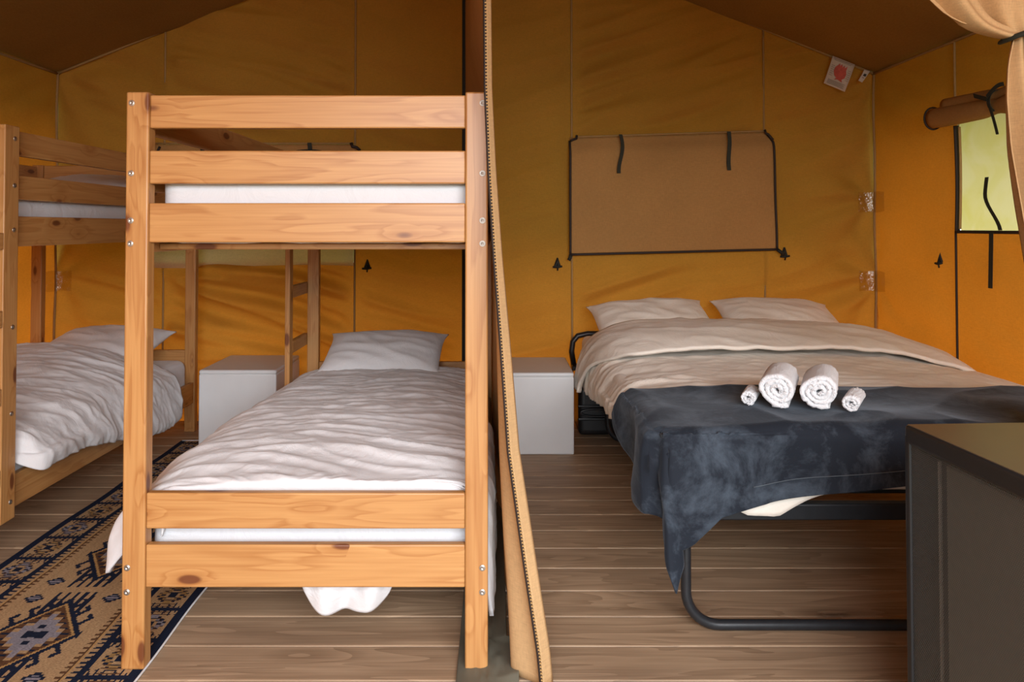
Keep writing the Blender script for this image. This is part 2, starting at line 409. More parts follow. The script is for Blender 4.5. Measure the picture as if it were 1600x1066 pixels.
def side_wall(name, X, sgn, hole):
    ys = np.unique(np.round(np.concatenate([np.linspace(YF, YB, 240), [hole[0], hole[1]]]), 4))
    zz = np.unique(np.round(np.concatenate([np.linspace(0, EAVE, 110), [hole[2], hole[3]]]), 4))
    Y, Z = np.meshgrid(ys, zz, indexing='ij')
    d = np.minimum(np.abs(Y - YB), np.abs(Y - hole[1]))
    s = Z - .35 * Y
    w = (.030 * perlin(Y * 1.1, s * 4.5, 9) + .006 * perlin(Y * 2, s * 11, 10)) * sstep(0, .15, d)
    for cz in (1.36, .87, .45):
        rr = np.hypot(YB - Y, cz - Z) + 1e-6; th = np.arctan2(cz - Z, YB - Y)
        w = w + .016 * np.exp(-rr / .28) * sstep(.02, .15, rr) * np.sin(th * 5 + cz * 4)
    inhole = (Y > hole[0] - .03) & (Y < hole[1] + .03) & (Z > hole[2] - .03) & (Z < hole[3] + .03)
    w = np.where(inhole, 0, w)
    P = np.stack([X - sgn * np.abs(w) * 1.0, Y, Z], -1)
    kp = None if hole[0] is hole[1] else (lambda c: ~((c[:, 1] > hole[0]) & (c[:, 1] < hole[1]) & (c[:, 2] > hole[2]) & (c[:, 2] < hole[3])))
    return struct(sheet(name, P, 'canvas', keep=kp))
WY0, WY1, WZ0, WZ1 = 2.7, 3.905, 1.18, 1.76
wall_right = side_wall('wall_right', XR, 1, (WY0, WY1, WZ0, WZ1))
wall_left = side_wall('wall_left', XL, -1, (2.0, 2.0, 1.0, 1.0))
tube('seam', [(XR - .006, WY1 + .012, z) for z in np.linspace(.02, WZ0, 20)], .0065, 'piping', wall_right, 6)
tube('seam', [(XR - .006, WY1 + .004, z) for z in np.linspace(WZ1, EAVE, 10)], .0065, 'seam', wall_right, 6)
for X, wl in ((XR - .012, wall_right), (XL + .012, wall_left)):
    tube('seam', [(X, y, EAVE - .012) for y in np.linspace(YF, YB, 30)], .008, 'seam', wl, 6)

# unseen front wall, added so its doorway cuts light on back wall and left bunk
Xw, Ww = np.meshgrid(np.unique(np.concatenate([np.linspace(XL, XR, 60), [-1.3, 2.0]])), np.unique(np.concatenate([np.linspace(0, 1, 50)])), indexing='ij')
Zw = np.where(Ww < .7, Ww / .7 * 2.06, 2.06 + (Ww - .7) / .3 * (roofz(Xw) - 2.06))
struct(sheet('wall_front', np.stack([Xw, YF + 0 * Xw, Zw], -1), 'canvas', keep=lambda c: ~((c[:, 0] > -1.3) & (c[:, 0] < 2.0) & (c[:, 2] < 2.04))))

def roof(name, x0, dz, ext, y0, y1, mat):
    ts = np.linspace(0, 1, 40); ys = np.linspace(y0, y1, 60); out = []
    T, Y = np.meshgrid(ts, ys, indexing='ij')
    xe = x0 + ext * (1 if x0 > RX else -1)
    X = RX + (xe - RX) * T
    slope = (RZ - EAVE) / abs(x0 - RX)
    Z = RZ - slope * np.abs(X - RX) + dz - .03 * np.sin(np.pi * np.clip(np.abs(X - RX) / abs(x0 - RX), 0, 1)) * (dz == 0) + .012 * fbm(X * 1.2, Y * 1.2, 12) * np.sin(np.pi * T)
    return np.stack([X, Y, Z], -1)
Pr = np.concatenate([roof('', XL, 0, 0, YF, YB, None)[::-1], roof('', XR, 0, 0, YF, YB, None)[1:]], 0)
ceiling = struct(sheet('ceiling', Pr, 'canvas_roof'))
# outer fly: follows the roof, then drops past the eaves; back drop added to shade the back wall
def fly_z(x, y):
    z = roofz(np.clip(x, XL, XR)) + .2
    ox = np.clip(np.maximum(x - XR, XL - x), 0, None); oy = np.clip(y - (YB + .15), 0, None)
    return z - ox * .62 - np.clip(z - 1.1, 0, None) * np.clip(oy / 1.0, 0, 1)
Xf, Yf = np.meshgrid(np.concatenate([np.linspace(XL - .8, XL, 8)[:-1], np.linspace(XL, XR, 50), np.linspace(XR, XR + .8, 8)[1:]]), np.concatenate([np.linspace(YF - .3, YB + .15, 40), np.linspace(YB + .15, YB + 1.15, 10)[1:]]), indexing='ij')
fly = sheet('rain_fly', np.stack([Xf, Yf, fly_z(Xf, Yf)], -1), 'fly'); tag(fly, 'taupe rain fly stretched above the tent roof', 'tent fly')
# deck floor: every board a part
floor = struct(box('floor', (XL - .05, YF - .3, -.10), (XR + .05, YB + .1, -.034), 'under', bev=0))
pitch = .1665; k = 0; y = 2.04 - pitch * 17
proto = None
while y < YB + .02:
    if proto is None:
        o = box('plank', (XL - .04, y + .002, -.030), (XR + .04, y + pitch - .0025, 0), 'deck', floor, bev=.0045, seg=2)
        proto = o; y0 = y
    else:
        o = proto.copy(); COL.objects.link(o); o.location.y = y - y0
    y += pitch
gm = np_mesh('ground', [(-30, -30, -.25), (30, -30, -.25), (30, 30, -.25), (-30, 30, -.25)], [(0, 1, 2, 3)], False)
struct(link('ground', gm, 'grass'))

# ---------------------------------------------------------------- windows
w1 = bpy.data.objects.new('window_1', None); COL.objects.link(w1); w1.location = (XR, 3.3, WZ0); struct(w1)
Y, Z = np.meshgrid(np.linspace(WY0, WY1, 60), np.linspace(WZ0, WZ1, 40), indexing='ij')
Xp = XR + .012 + .012 * fbm(Y * 2.2, Z * 2.2, 20) + .006 * ridge(Y * 1.5 + Z * 2, Z * 2 - Y * 2, 21)
sheet('pane', np.stack([Xp, Y, Z], -1), 'pane', w1)
tube('zip_edge', [(XR - .010, WY1 - .008 - .010 * math.sin((z - WZ0) * 6), z) for z in np.linspace(WZ0, WZ1 - .04, 24)], .014, 'piping', w1, 8, flat=.5)
tube('zip_edge', [(XR - .012, WY1 - .034 - .012 * math.sin((z - WZ0) * 5), z) for z in np.linspace(WZ0 + .01, WZ1 - .05, 24)], .007, 'seam', w1, 8, flat=.5)
box('sill', (XR - .014, WY0, WZ0 - .012), (XR - .004, WY1, WZ0 + .004), 'piping', w1, .002)
# rolled-up flap above the window, tied with webbing
def spiral_roll(name, y0, y1, cx, cz, r, mat, parent):
    th = np.linspace(0, 2 * np.pi * 2.3, 90); rr = r * (1 - .72 * th / th[-1])
    ys = np.linspace(y0, y1, 40); T, Yy = np.meshgrid(th, ys, indexing='ij'); Rr = np.repeat(rr[:, None], 40, 1)
    sq = 1 - .30 * np.exp(-((Yy - 3.50) / .06)**2) - .12 * np.sin((Yy - y0) * 9) * .5
    return sheet(name, np.stack([cx + Rr * sq * np.cos(T) * .8, Yy, cz + Rr * sq * np.sin(T) - .02 * np.sin((Yy - y0) * 2.2)], -1), mat, parent, solid=.004)
spiral_roll('rolled_flap', WY0, 4.02, XR - .055, WZ1 + .015, .055, 'flap', w1)
spiral_roll('rolled_flap', WY0, 3.93, XR - .045, WZ1 + .075, .035, 'flap', w1)
tube('piping', [(XR - .055 + .047 * math.cos(a), 4.022, WZ1 + .015 + .058 * math.sin(a)) for a in np.linspace(.6, 5.6, 20)], .005, 'piping', w1, 6)
for a0, a1 in ((0, 2 * math.pi),):
    ribbon('tie', [(XR - .055 + .046 * math.cos(a), 3.50, WZ1 + .02 + .052 * math.sin(a)) for a in np.linspace(a0, a1, 22)], .022, 'strap', w1, axis=(0, 1, 0))
ribbon('tie', [(XR - .10, 3.50 - .25 * t * (1 - .2 * t) * .3, WZ1 + .01 - .15 * t) for t in np.linspace(0, 1, 8)], .018, 'strap', w1, axis=(0, 1, 0))
ribbon('tie', [(XR - .108 + .01 * t, 3.50 + .11 * t, WZ1 + .03 + .035 * t) for t in np.linspace(0, 1, 8)], .024, 'strap', w1, axis=(0, .35, 1))
ribbon('tie', [(XR - .108 + .02 * t, 3.50 - .09 * t, WZ1 + .04 + .045 * math.sin(t * 1.8)) for t in np.linspace(0, 1, 8)], .020, 'strap', w1, axis=(0, .35, 1))
ribbon('strap', [(XR - .012 - .012 * math.sin(t * 3), 3.655 - .095 * sstep(.3, 1, t), 1.44 - .255 * t) for t in np.linspace(0, 1, 14)], .026, 'strap', w1, axis=(0, 1, 0))
ribbon('strap', [(XR - .03, 3.60 + .012 * t, 1.175 - .265 * t) for t in np.linspace(0, 1, 10)], .030, 'strap', w1, axis=(0, 1, 0))

# closed window on the back wall, right compartment
w3 = bpy.data.objects.new('window_3', None); COL.objects.link(w3); w3.location = (1.1, YB, 1.03); struct(w3)
FY = YB - .045
def flap_pt(u, v):   # u 0..1 left to right, v 0..1 bottom to top
    xl = .459 + .0 * v; xr = 1.735 - .018 * v - .035 * sstep(.9, 1, v)
    zb = 1.03 + .032 * u; zt = 1.757 + .04 * u
    x = xl + (xr - xl) * u; z = zb + (zt - zb) * v
    yy = FY - .014 * np.sin(np.pi * u) * np.sin(np.pi * v) - .010 * perlin((u * 1.3 - v * .9) * 3, (u + v) * 1.1, 31) + .034 * sstep(.85, 1, v)
    return np.stack([x, yy, z], -1)
U, V = np.meshgrid(np.linspace(0, 1, 70), np.linspace(0, 1, 44), indexing='ij')
sheet('flap', flap_pt(U, V), 'flap', w3, solid=.003)
ed = lambda us, vs: [tuple(p - np.array([0, .004, 0])) for p in flap_pt(np.array(us), np.array(vs))]
l = np.linspace(0, 1, 30)
tube('piping', ed(l * 0, 1 - l * .97 - .03), .0075, 'piping', w3, 8)
tube('piping', ed(l, l * 0), .0075, 'piping', w3, 8)
tube('piping', ed(l * 0 + 1, l * .97), .0075, 'piping', w3, 8)
tube('piping', [(.462, FY, 1.735), (.485, FY + .01, 1.745), (.50, FY + .02, 1.75), (.503, FY + .02, 1.772)], .0075, 'piping', w3, 8)
tube('piping', [(1.716, FY, 1.74), (1.69, FY + .01, 1.775), (1.675, FY + .015, 1.785), (1.672, FY + .02, 1.805)], .0075, 'piping', w3, 8)
tube('seam', [(.50 + (1.67 - .50) * t, FY + .026, 1.762 + .037 * t) for t in l], .006, 'seam', w3, 6)
for x, zt, k in ((.768, 1.772, 0), (1.436, 1.790, 1)):
    ribbon('strap', [(x + (.012 * math.sin(t * 5) if k == 0 else .004 * math.sin(t * 6)), FY - .020 - .006 * t, zt - .24 * t) for t in np.linspace(0, 1, 16)], .024, 'strap', w3, axis=(1, .35 * (1 - k), 0))
for p, q in (((.459, FY - .008, 1.03), (.448, FY - .008, .995)), ((1.735, FY - .008, 1.06), (1.775, FY + .01, 1.028))):
    tube('toggle_cord', [p, ((p[0] + q[0]) / 2 + .004, p[1], (p[2] + q[2]) / 2), q], .011, 'black', w3, 8)

# half-open window on the back wall, bunk compartment
w2 = bpy.data.objects.new('window_2', None); COL.objects.link(w2); w2.location = (-1.5, YB, .98); struct(w2)
X2, Z2 = np.meshgrid(np.linspace(-2.12, -.88, 60), np.linspace(.98, 1.72, 30), indexing='ij')
sheet('pane', np.stack([X2, YB + .02 + .01 * fbm(X2 * 3, Z2 * 3, 40), Z2], -1), 'pane', w2)
X2, Z2 = np.meshgrid(np.linspace(-2.13, -.875, 70), np.linspace(1.125, 1.715, 40), indexing='ij')
sheet('flap', np.stack([X2 + 0, YB - .03 - .012 * perlin(X2 * 2, Z2 * 5, 41) + .02 * sstep(1.6, 1.715, Z2), Z2 + .012 * np.sin(X2 * 5) * (1.715 - Z2)], -1), 'flap', w2, solid=.003)
X2, Z2 = np.meshgrid(np.linspace(-2.12, -.885, 60), np.linspace(.955, 1.085, 14), indexing='ij')
sheet('sill_flap', np.stack([X2, YB - .012 - .016 * np.sin((Z2 - .955) / .13 * np.pi) - .006 * perlin(X2 * 5, Z2 * 9, 43), Z2 + .01 * np.sin(X2 * 4)], -1), 'sill', w2)
tube('piping', [(-2.13, YB - .035, 1.66), (-2.10, YB - .04, 1.665), (-2.085, YB - .035, 1.70)], .008, 'piping', w2, 8)
tube('piping', [(-.90, YB - .03, 1.722), (-.89, YB - .035, 1.70), (-.865, YB - .03, 1.695), (-.845, YB - .03, 1.675)], .010, 'piping', w2, 8)
tube('seam', [(x, YB - .012, 1.722) for x in np.linspace(-2.12, -.89, 12)], .006, 'seam', w2, 6)
for x in (-1.82, -1.155):
    ribbon('strap', [(x + .006 * math.sin(t * 5), YB - .048 - .006 * t, 1.722 - .22 * t) for t in np.linspace(0, 1, 12)], .026, 'strap', w2)
tube('tie', [(-1.155 + .10 * math.cos(a), YB - .055, 1.655 + .02 * math.sin(a)) for a in np.linspace(0, math.pi, 12)], .006, 'black', w2, 6)

# ---------------------------------------------------------------- small fittings on the canvas
def toggle(loc, label, face):
    t = thing('wall_toggle', label, 'toggle', loc, 'black toggles on the tent walls')
    f = (lambda a, b, c: (loc[0] + a, loc[1] - b, loc[2] + c)) if face == 'y' else (lambda a, b, c: (loc[0] - b, loc[1] - a, loc[2] + c))
    me = bpy.data.meshes.new('patch')
    V = [f(-.022, .004, -.005), f(.020, .004, -.002), f(.004, .010, .045), f(-.004, .002, .045), f(-.020, .014, -.008), f(.018, .014, -.006), f(.002, .016, .03)]
    me.from_pydata(V, [], [(0, 1, 2, 3), (4, 5, 6), (0, 4, 6, 3), (1, 5, 4, 0), (2, 6, 5, 1), (3, 6, 2)]); link('patch', me, 'black', t)
    tube('bar', [f(-.030, .016, -.012), f(0, .020, -.014), f(.028, .016, -.008)], .0065, 'black', t, 8)
    tube('cord', [f(0, .010, .012), f(.002, .020, -.012), f(0, .014, -.034)], .005, 'black', t, 6)
bd = lambda x, z: YB - .006 - float(back_disp(np.array([x]), np.array([z]))[0])
toggle((-.80, bd(-.80, .955), .955), 'small black toggle beside the half-open window, above the bunk pillow', 'y')
toggle((.382, bd(.382, .965), .965), 'small black toggle below the lower left corner of the closed window flap', 'y')
toggle((1.79, bd(1.79, 1.03), 1.03), 'small black toggle holding the corner cord of the closed window flap', 'y')
toggle((XR - .02, 4.02, 1.02), 'small black toggle on the orange side wall beside the plastic window', 'x')
def tape(cz, X, sgn, label):
    s = np.linspace(-.10, .12, 30); zz = np.linspace(-.062, .062, 14); A, B = np.meshgrid(s, zz, indexing='ij')
    x = np.where(A < 0, X + sgn * (A), X) - sgn * .024 ; yv = np.where(A > 0, YB - A, YB) - .030
    x = x - sgn * .010 * np.exp(-(A / .03)**2) ; yv = yv - .010 * np.exp(-(A / .03)**2)
    wob = .005 * perlin(A * 30, B * 30, int(cz * 10))
    P = np.stack([x - sgn * np.abs(wob) * (A > 0), yv - np.abs(wob) * (A <= 0), cz + B * (1 + .05 * np.sin(A * 40))], -1)
    o = sheet('tape_patch', P, 'tape', origin=(X, YB, cz - .06)); tag(o, label, 'tape', 'clear tape patches on the tent corners')
tape(1.355, XR, 1, 'upper clear tape patch across the tent corner behind the double bed')
tape(.868, XR, 1, 'lower clear tape patch across the tent corner behind the double bed')
tape(.868, XL, -1, 'clear tape patch across the tent corner behind the far bunk bed')
# sewn-in labels hanging from the roof seam
def label_sheet(name, label, tl, tr, bl, br, y):
    t = thing(name, label, 'label', ((tl[0] + tr[0]) / 2, y, bl[1]))
    tl, tr, bl, br = map(np.array, (tl, tr, bl, br))
    q = lambda u, v: (1 - v) * ((1 - u) * tl + u * tr) + v * ((1 - u) * bl + u * br)
    U, V = np.meshgrid(np.linspace(0, 1, 10), np.linspace(0, 1, 10), indexing='ij')
    P = np.array([[[*(q(u, v)), 0] for v in np.linspace(0, 1, 10)] for u in np.linspace(0, 1, 10)])
    P = np.stack([P[..., 0], y - .003 * np.sin(V * 3), P[..., 1]], -1)
    sheet('paper', P, 'paper', t, solid=.0015, offset=1)
    return t, lambda u, v, d=.0055: (q(u, v)[0], y - d - .003 * math.sin(v * 3), q(u, v)[1])
LY = YB - .05
t, q = label_sheet('warning_label', 'white sewn-in label with a red flame print under the roof seam', (2.088, 2.262), (2.226, 2.208), (2.030, 2.092), (2.160, 2.038), LY)
fl = [(.30, .62), (.22, .48), (.24, .34), (.34, .22), (.38, .16), (.42, .25), (.48, .16), (.53, .27), (.60, .17), (.63, .27), (.72, .18), (.72, .34), (.78, .46), (.76, .60), (.66, .68), (.72, .76), (.50, .72), (.34, .76), (.42, .68)]
poly('flame_print', [q(u, v) for u, v in fl], .001, 'red', t)
for v, u0, u1 in [(.05, .08, .9), (.10, .1, .85)] + [(.80 + .035 * i, .1, .88 - .05 * (i % 2)) for i in range(5)] + [(.30 + .07 * i, .06, .2) for i in range(6)] + [(.30 + .07 * i, .80, .94) for i in range(6)]:
    poly('text_line', [q(u0, v), q(u1, v), q(u1, v + .014), q(u0, v + .014)], .0008, 'ink', t)
t, q = label_sheet('care_tag', 'tiny white fabric tag beside the flame label at the roof corner', (2.284, 2.178), (2.318, 2.166), (2.244, 2.108), (2.268, 2.096), LY)
poly('print_mark', [q(.3, .35), q(.75, .35), q(.8, .55), q(.25, .55)], .0008, 'inkdark', t)
poly('print_mark', [q(.3, .65), q(.7, .65), q(.7, .72), q(.3, .72)], .0008, 'ink', t)

# ================================================================== BUNK BEDS
END_Z = ((1.472, 1.563), (1.319, 1.410), (1.158, 1.266), (.380, .4765), (.222, .337))
SIDE_Z = ((1.465, 1.556), (1.302, 1.392), (1.128, 1.240), (.170, .290))
BOLT_Z = (1.540, 1.347, 1.218, 1.155, .278, .213)
def bolt_mesh():
    bm = bmesh.new()
    prof = [(.0, .0005), (.0026, .0005), (.0030, .0022), (.0056, .0022), (.0060, .0010), (.0066, .0010), (.0082, .0016), (.0088, .0)]
    n = 14; rings = []
    for r, h in prof: rings.append([bm.verts.new((r * math.cos(2 * math.pi * k / n), -h, r * math.sin(2 * math.pi * k / n))) for k in range(n)] if r else [bm.verts.new((0, -.0012, 0))])
    for i in range(len(rings) - 1):
        for k in range(n):
            if len(rings[i]) == 1: bm.faces.new((rings[i][0], rings[i + 1][k], rings[i + 1][(k + 1) % n]))
            else: bm.faces.new((rings[i][k], rings[i + 1][k], rings[i + 1][(k + 1) % n], rings[i][(k + 1) % n]))
    me = bpy.data.meshes.new('bolt'); bm.to_mesh(me); bm.free(); me.materials.append(M['steel'])
    for f in me.polygons: f.use_smooth = True
    return me
BOLT = bolt_mesh()
def bolt(parent, loc, face):
    o = bpy.data.objects.new('bolt', BOLT); COL.objects.link(o); o.parent = parent
    o.location = Vector(loc) - base_of(parent)
    if face == 'x': o.rotation_euler = (0, 0, R(90))
def bunk(label, x0, x1, y0, y1, z0, ladder):
    t = thing('bunk_bed', label, 'bunk bed', ((x0 + x1) / 2, (y0 + y1) / 2, z0), 'pine bunk beds')
    PW, PD, H = .062, .045, 1.566
    for px in (x0, x1 - PW):
        for py in (y0, y1 - PD):
            box('post', (px, py, z0), (px + PW, py + PD, z0 + H), 'pine_z', t, .005, 2)
    for zz in END_Z:
        for ya in (y0 + .007, y1 - .007 - .026):
            box('end_rail', (x0 + PW, ya, zz[0]), (x1 - PW, ya + .026, zz[1]), 'pine_x', t, .004, 2)
    for zz in SIDE_Z:
        for xa in (x0 + .006, x1 - .006 - .026):
            box('side_rail', (xa, y0 + PD, zz[0]), (xa + .026, y1 - PD, zz[1]), 'pine_y', t, .004, 2)
    for xb in (x0 + .015, x1 - .015):
        for zb in BOLT_Z: bolt(t, (xb, y0, zb), 'y')
    for zb in (.175, 1.135):
        p = None
        for k in range(9):
            yy = y0 + .14 + k * (y1 - y0 - .36) / 8
            if p is None: p = box('slat', (x0 + .032, yy, zb), (x1 - .032, yy + .08, zb + .018), 'pine_x', t, .003); yp = yy
            else:
                o = p.copy(); COL.objects.link(o); o.location.y = p.location.y + yy - yp
    lad = bpy.data.objects.new('ladder', None); COL.objects.link(lad); lad.parent = t
    if ladder == 'far_left': xa, xb, yu, r0, r1 = x0 - .026, x0 - .001, y1 - .385, y1 - .325, y1 - .01
    else: xa, xb, yu, r0, r1 = x1 + .001, x1 + .026, y0 + .225, y0 + .01, y0 + .225
    yw = .060 if ladder == 'far_left' else .082
    box('upright', (xa, yu, .150), (xb, yu + yw, 1.566), 'pine_z', lad, .004, 2)
    for zr in (.285, .570, .845, 1.120): box('rung', (xa, r0, zr), (xb, r1, zr + .060), 'pine_y', lad, .004, 2)
    xf = xa if ladder == 'far_left' else xb
    for zb in (1.52, 1.35, 1.19, .84, .53, .215):
        if ladder != 'far_left':
            o = bpy.data.objects.new('bolt', BOLT); COL.objects.link(o); o.parent = lad
            o.location = Vector((xb, yu + .055, zb)) - base_of(lad); o.rotation_euler = (0, 0, R(90))
    return t
RB = (-1.013, -.022, 2.08, 4.14); LB = (-2.735, -1.766, 2.47, 4.53)
bunk('pine bunk bed standing between the patterned rug and the canvas partition', *RB, .005, 'far_left')
bunk('pine bunk bed along the side wall beyond the patterned rug', *LB, 0, 'near_right')

def mattress(name, lo, hi, label, mat='sheet', group='single mattresses on the bunks', wr=.004, seed=0):
    # rounded slab with slightly slack cover
    nx, ny = 60, 90
    lo = np.array(lo); hi = np.array(hi); c = (lo + hi) / 2; h = (hi - lo) / 2; r = min(.045, h[2] * .8)
    bm = bmesh.new(); bmesh.ops.create_cube(bm, size=2)
    for v in bm.verts: v.co = Vector((c[i] + v.co[i] * h[i] for i in range(3)))
    bmesh.ops.bevel(bm, geom=list(bm.edges), offset=r, segments=5, profile=.5, affect='EDGES')
    bmesh.ops.triangulate(bm, faces=[f for f in bm.faces if len(f.verts) > 4])
    for cut_ax, n in ((0, 16), (1, 30), (2, 3)):
        for k in range(1, n):
            nrm = [0, 0, 0]; nrm[cut_ax] = 1; p = lo + (hi - lo) * k / n
            bmesh.ops.bisect_plane(bm, geom=bm.verts[:] + bm.edges[:] + bm.faces[:], plane_co=p, plane_no=nrm)
    bm.normal_update()
    co = np.array([v.co for v in bm.verts]); no = np.array([v.normal for v in bm.verts])
    d = wr * (ridge((co[:, 0] + co[:, 2] * 1.2) * 5, (co[:, 1] + co[:, 2]) * 5, seed) - .4)
    for v, k in zip(bm.verts, d): v.co += v.normal * float(k)
    for f in bm.faces: f.smooth = True
    me = bpy.data.meshes.new(name); bm.to_mesh(me); bm.free()
    return tag(link(name, me, mat, None, (c[0], c[1], lo[2])), label, 'mattress', group)
mattress('mattress', (-.975, 2.158, .195), (-.058, 4.08, .450), 'white mattress on the lower bunk beside the canvas partition', seed=1)
mattress('mattress', (-.942, 2.135, 1.156), (-.062, 4.08, 1.362), 'white mattress on the upper bunk beside the canvas partition', wr=.005, seed=2)
mattress('mattress', (-2.690, 2.53, .195), (-1.805, 4.47, .425), 'white mattress on the lower bunk along the side wall', seed=3)
mattress('mattress', (-2.690, 2.53, 1.156), (-1.805, 4.47, 1.320), 'white mattress on the upper bunk along the side wall', seed=4)

def pillow(w, l, h, loc, rx, rz, label, mat, group='white bed pillows', seed=0, ry=0):
    n = 44; U, V = np.meshgrid(np.linspace(-1, 1, n), np.linspace(-1, 1, n), indexing='ij')
    ex = 1 - .075 * (1 - V**4) ** 1.0 * np.abs(U)**3; ey = 1 - .10 * (1 - U**4) * np.abs(V)**3
    X = U * w / 2 * ex; Yv = V * l / 2 * ey
    pr = (np.clip(1 - np.abs(U)**2.6, 0, 1) * np.clip(1 - np.abs(V)**2.6, 0, 1)) ** .55
    wr = .010 * ridge(U * 1.7 + V, V * 1.9, 50 + seed) * pr + .012 * perlin(U * 1.5, V * 1.5, 60 + seed) * pr
    top = np.stack([X, Yv, h / 2 * pr + wr + .003], -1); bot = np.stack([X, Yv, -h / 2 * pr * .8 - .003], -1)
    Fq = gridfaces(n, n); V1 = np.vstack([top.reshape(-1, 3), bot.reshape(-1, 3)]); m = n * n
    idx = np.arange(m).reshape(n, n); ring = np.concatenate([idx[:, 0], idx[-1, 1:], idx[::-1, -1][1:], idx[0, ::-1][1:-1]])
    side = np.stack([ring, np.roll(ring, -1), np.roll(ring, -1) + m, ring + m], -1)
    F = np.vstack([Fq, Fq[:, ::-1] + m, side[:, ::-1]])
    me = np_mesh('pillow', V1, F); me.transform(Matrix.Rotation(rz, 4, 'Z') @ Matrix.Rotation(rx, 4, 'X') @ Matrix.Rotation(ry, 4, 'Y'))
    o = link('pillow', me, mat); o.location = loc
    return tag(o, label, 'pillow', group)
pillow(.63, .40, .14, (-.575, 3.93, .548), R(22), R(-2), 'white pillow propped at the head of the bunk beside the partition', 'linen', seed=1)
pillow(.62, .44, .15, (-2.16, 4.20, .545), R(14), R(-4), 'white pillow behind the duvet on the lower bunk along the side wall', 'linen', seed=2)
pillow(.62, .42, .14, (-2.22, 4.20, 1.405), R(8), R(6), 'white pillow on the upper bunk along the side wall', 'linen', seed=3)

def drape(name, prof_fn, ys, ns, mat, amp, seed, solid, label, cat, group=None, parent=None, skew=.25, fr=(2.2, 9), tuck=None, side=0):
    """prof_fn(y) -> polyline [(x,z)...] across the bed; wrinkled by creases running mainly across"""
    P = np.zeros((ns, len(ys), 3))
    for j, y in enumerate(ys):
        c = smooth_curve(prof_fn(y), ns); P[:, j, 0] = c[:, 0]; P[:, j, 2] = c[:, 1]; P[:, j, 1] = y
        if tuck is not None and y < tuck:
            P[:, j, 1] = tuck - .012 * math.sin(min(1, (tuck - y) / .03) * math.pi / 2); P[:, j, 2] -= max(0, tuck - y - .012)
    A = np.linspace(0, 1, ns)[:, None] * np.ones(len(ys)) * 1.5; B = np.array(ys)[None, :] * np.ones((ns, 1))
    wx = A + .10 * perlin(A * 2, B * 2, seed + 3); wy = B + .12 * perlin(A * 1.6, B * 1.6, seed + 7) + skew * A * .3
    d = amp * (1.0 * ridge(wx * fr[0], wy * fr[1], seed)**1.5 + .55 * ridge(wx * fr[0] * 2.2 + wy * 2, wy * fr[1] * 1.7 - wx * 2, seed + 1)**2 + 1.2 * perlin(wx * 2.2, wy * 3.2, seed + 2) + .25 * ridge(wx * 9, wy * 22, seed + 4)**2)
    if side: d = d + side * (1 - sstep(.10, .32, A / 1.5)) * (ridge(A * 1.2 + B * .9, B * 9 + A * 5, seed + 6)**1.4 - .3)
    if tuck is not None: d = d * sstep(tuck - .04, tuck + .01, B)
    N = normals(P); N *= np.sign(N[ns // 2, len(ys) // 2, 2])
    P = P + N * (d - amp * .5)[..., None]
    o = sheet(name, P, mat, parent, solid=solid, origin=None if parent is not None else (float(P[:, :, 0].mean()), float(ys[len(ys) // 2]), float(P[:, :, 2].min())), offset=-1 if True else 0)
    if parent is None: tag(o, label, cat, group)
    return o
# duvet on the near lower bunk: spills over both sides
def prof_r(y):
    f = float(sstep(2.125, 2.20, y)); near = float(1 - sstep(2.15, 2.5, y)); e = float(sstep(3.55, 3.86, y))
    zt = .502 - .030 * float(1 - sstep(2.12, 2.42, y)) + .012 * math.sin(y * 3.1) - .02 * e
    L = [(-.93 - .150 * f - .035 * near * f, zt - .025 - .22 * f - .03 * near + .10 * e), (-.92 - .160 * f - .02 * near * f, zt - .02 - .14 * f + .05 * e), (-.91 - .115 * f, zt - .012 - .055 * f), (-.86 - .05 * f, zt - .004), (-.72, zt + .012)]
    f = f * (1 - float(sstep(2.75, 3.3, y)))
    rr = [(-.30, zt + .014), (-.14, zt + .004), (-.10 + .065 * f, zt - .01 - .025 * f), (-.09 + .078 * f, zt - .012 - .12 * f), (-.085 + .080 * f, zt - .015 - (.22 + .17 * near) * f)]
    return L + [(-.5, zt + .02)] + rr
du = drape('duvet', prof_r, list(np.linspace(2.05, 3.86, 240)), 190, 'linen', .0105, 101, .012, 'rumpled white duvet on the lower bunk beside the canvas partition', 'duvet', 'white duvets on the bunks', tuck=2.142, fr=(1.25, 8.5), skew=.5)
# its corner hangs out below the foot rail
s_, t_ = np.meshgrid(np.linspace(0, 1, 40), np.linspace(0, 1, 26), indexing='ij')
hem = .195 - .085 * np.sin(np.pi * np.clip(s_ * 1.05, 0, 1))**.7 - .012 * np.sin(s_ * 9)
xx = -.565 + .30 * s_; zc = .30 + (hem - .30) * t_
yy = 2.146 + .016 * np.sin(s_ * 13 + t_ * 2) + .018 * perlin(s_ * 5, t_ * 2, 8) + .02 * t_
sheet('duvet_corner', np.stack([xx + .04 * (s_ - .5) * -t_, yy, zc], -1), 'linen', du, solid=.006)
def prof_l(y):
    f = float(sstep(2.785, 2.86, y)); far = float(sstep(3.0, 3.9, y)); e = float(sstep(3.75, 4.12, y)); mid = math.exp(-((y - 3.6) / .5)**2)
    zt = .535 + .035 * far - .05 * e + .02 * math.sin(y * 2.3)
    bot = .30 - .13 * far
    return [(-2.68, zt - .04), (-2.5, zt + .02), (-2.25, zt + .035), (-2.02, zt + .005), (-1.90 + .015 * f, zt - .045), (-1.835 + .085 * f, zt - .115), (-1.82 + .115 * f, zt - .16 - .02 * f), (-1.81 + .122 * f + .015 * mid * f, (zt - .17) * (1 - f) + f * (bot + .05)), (-1.80 + .105 * f, (zt - .18) * (1 - f) + f * bot)]
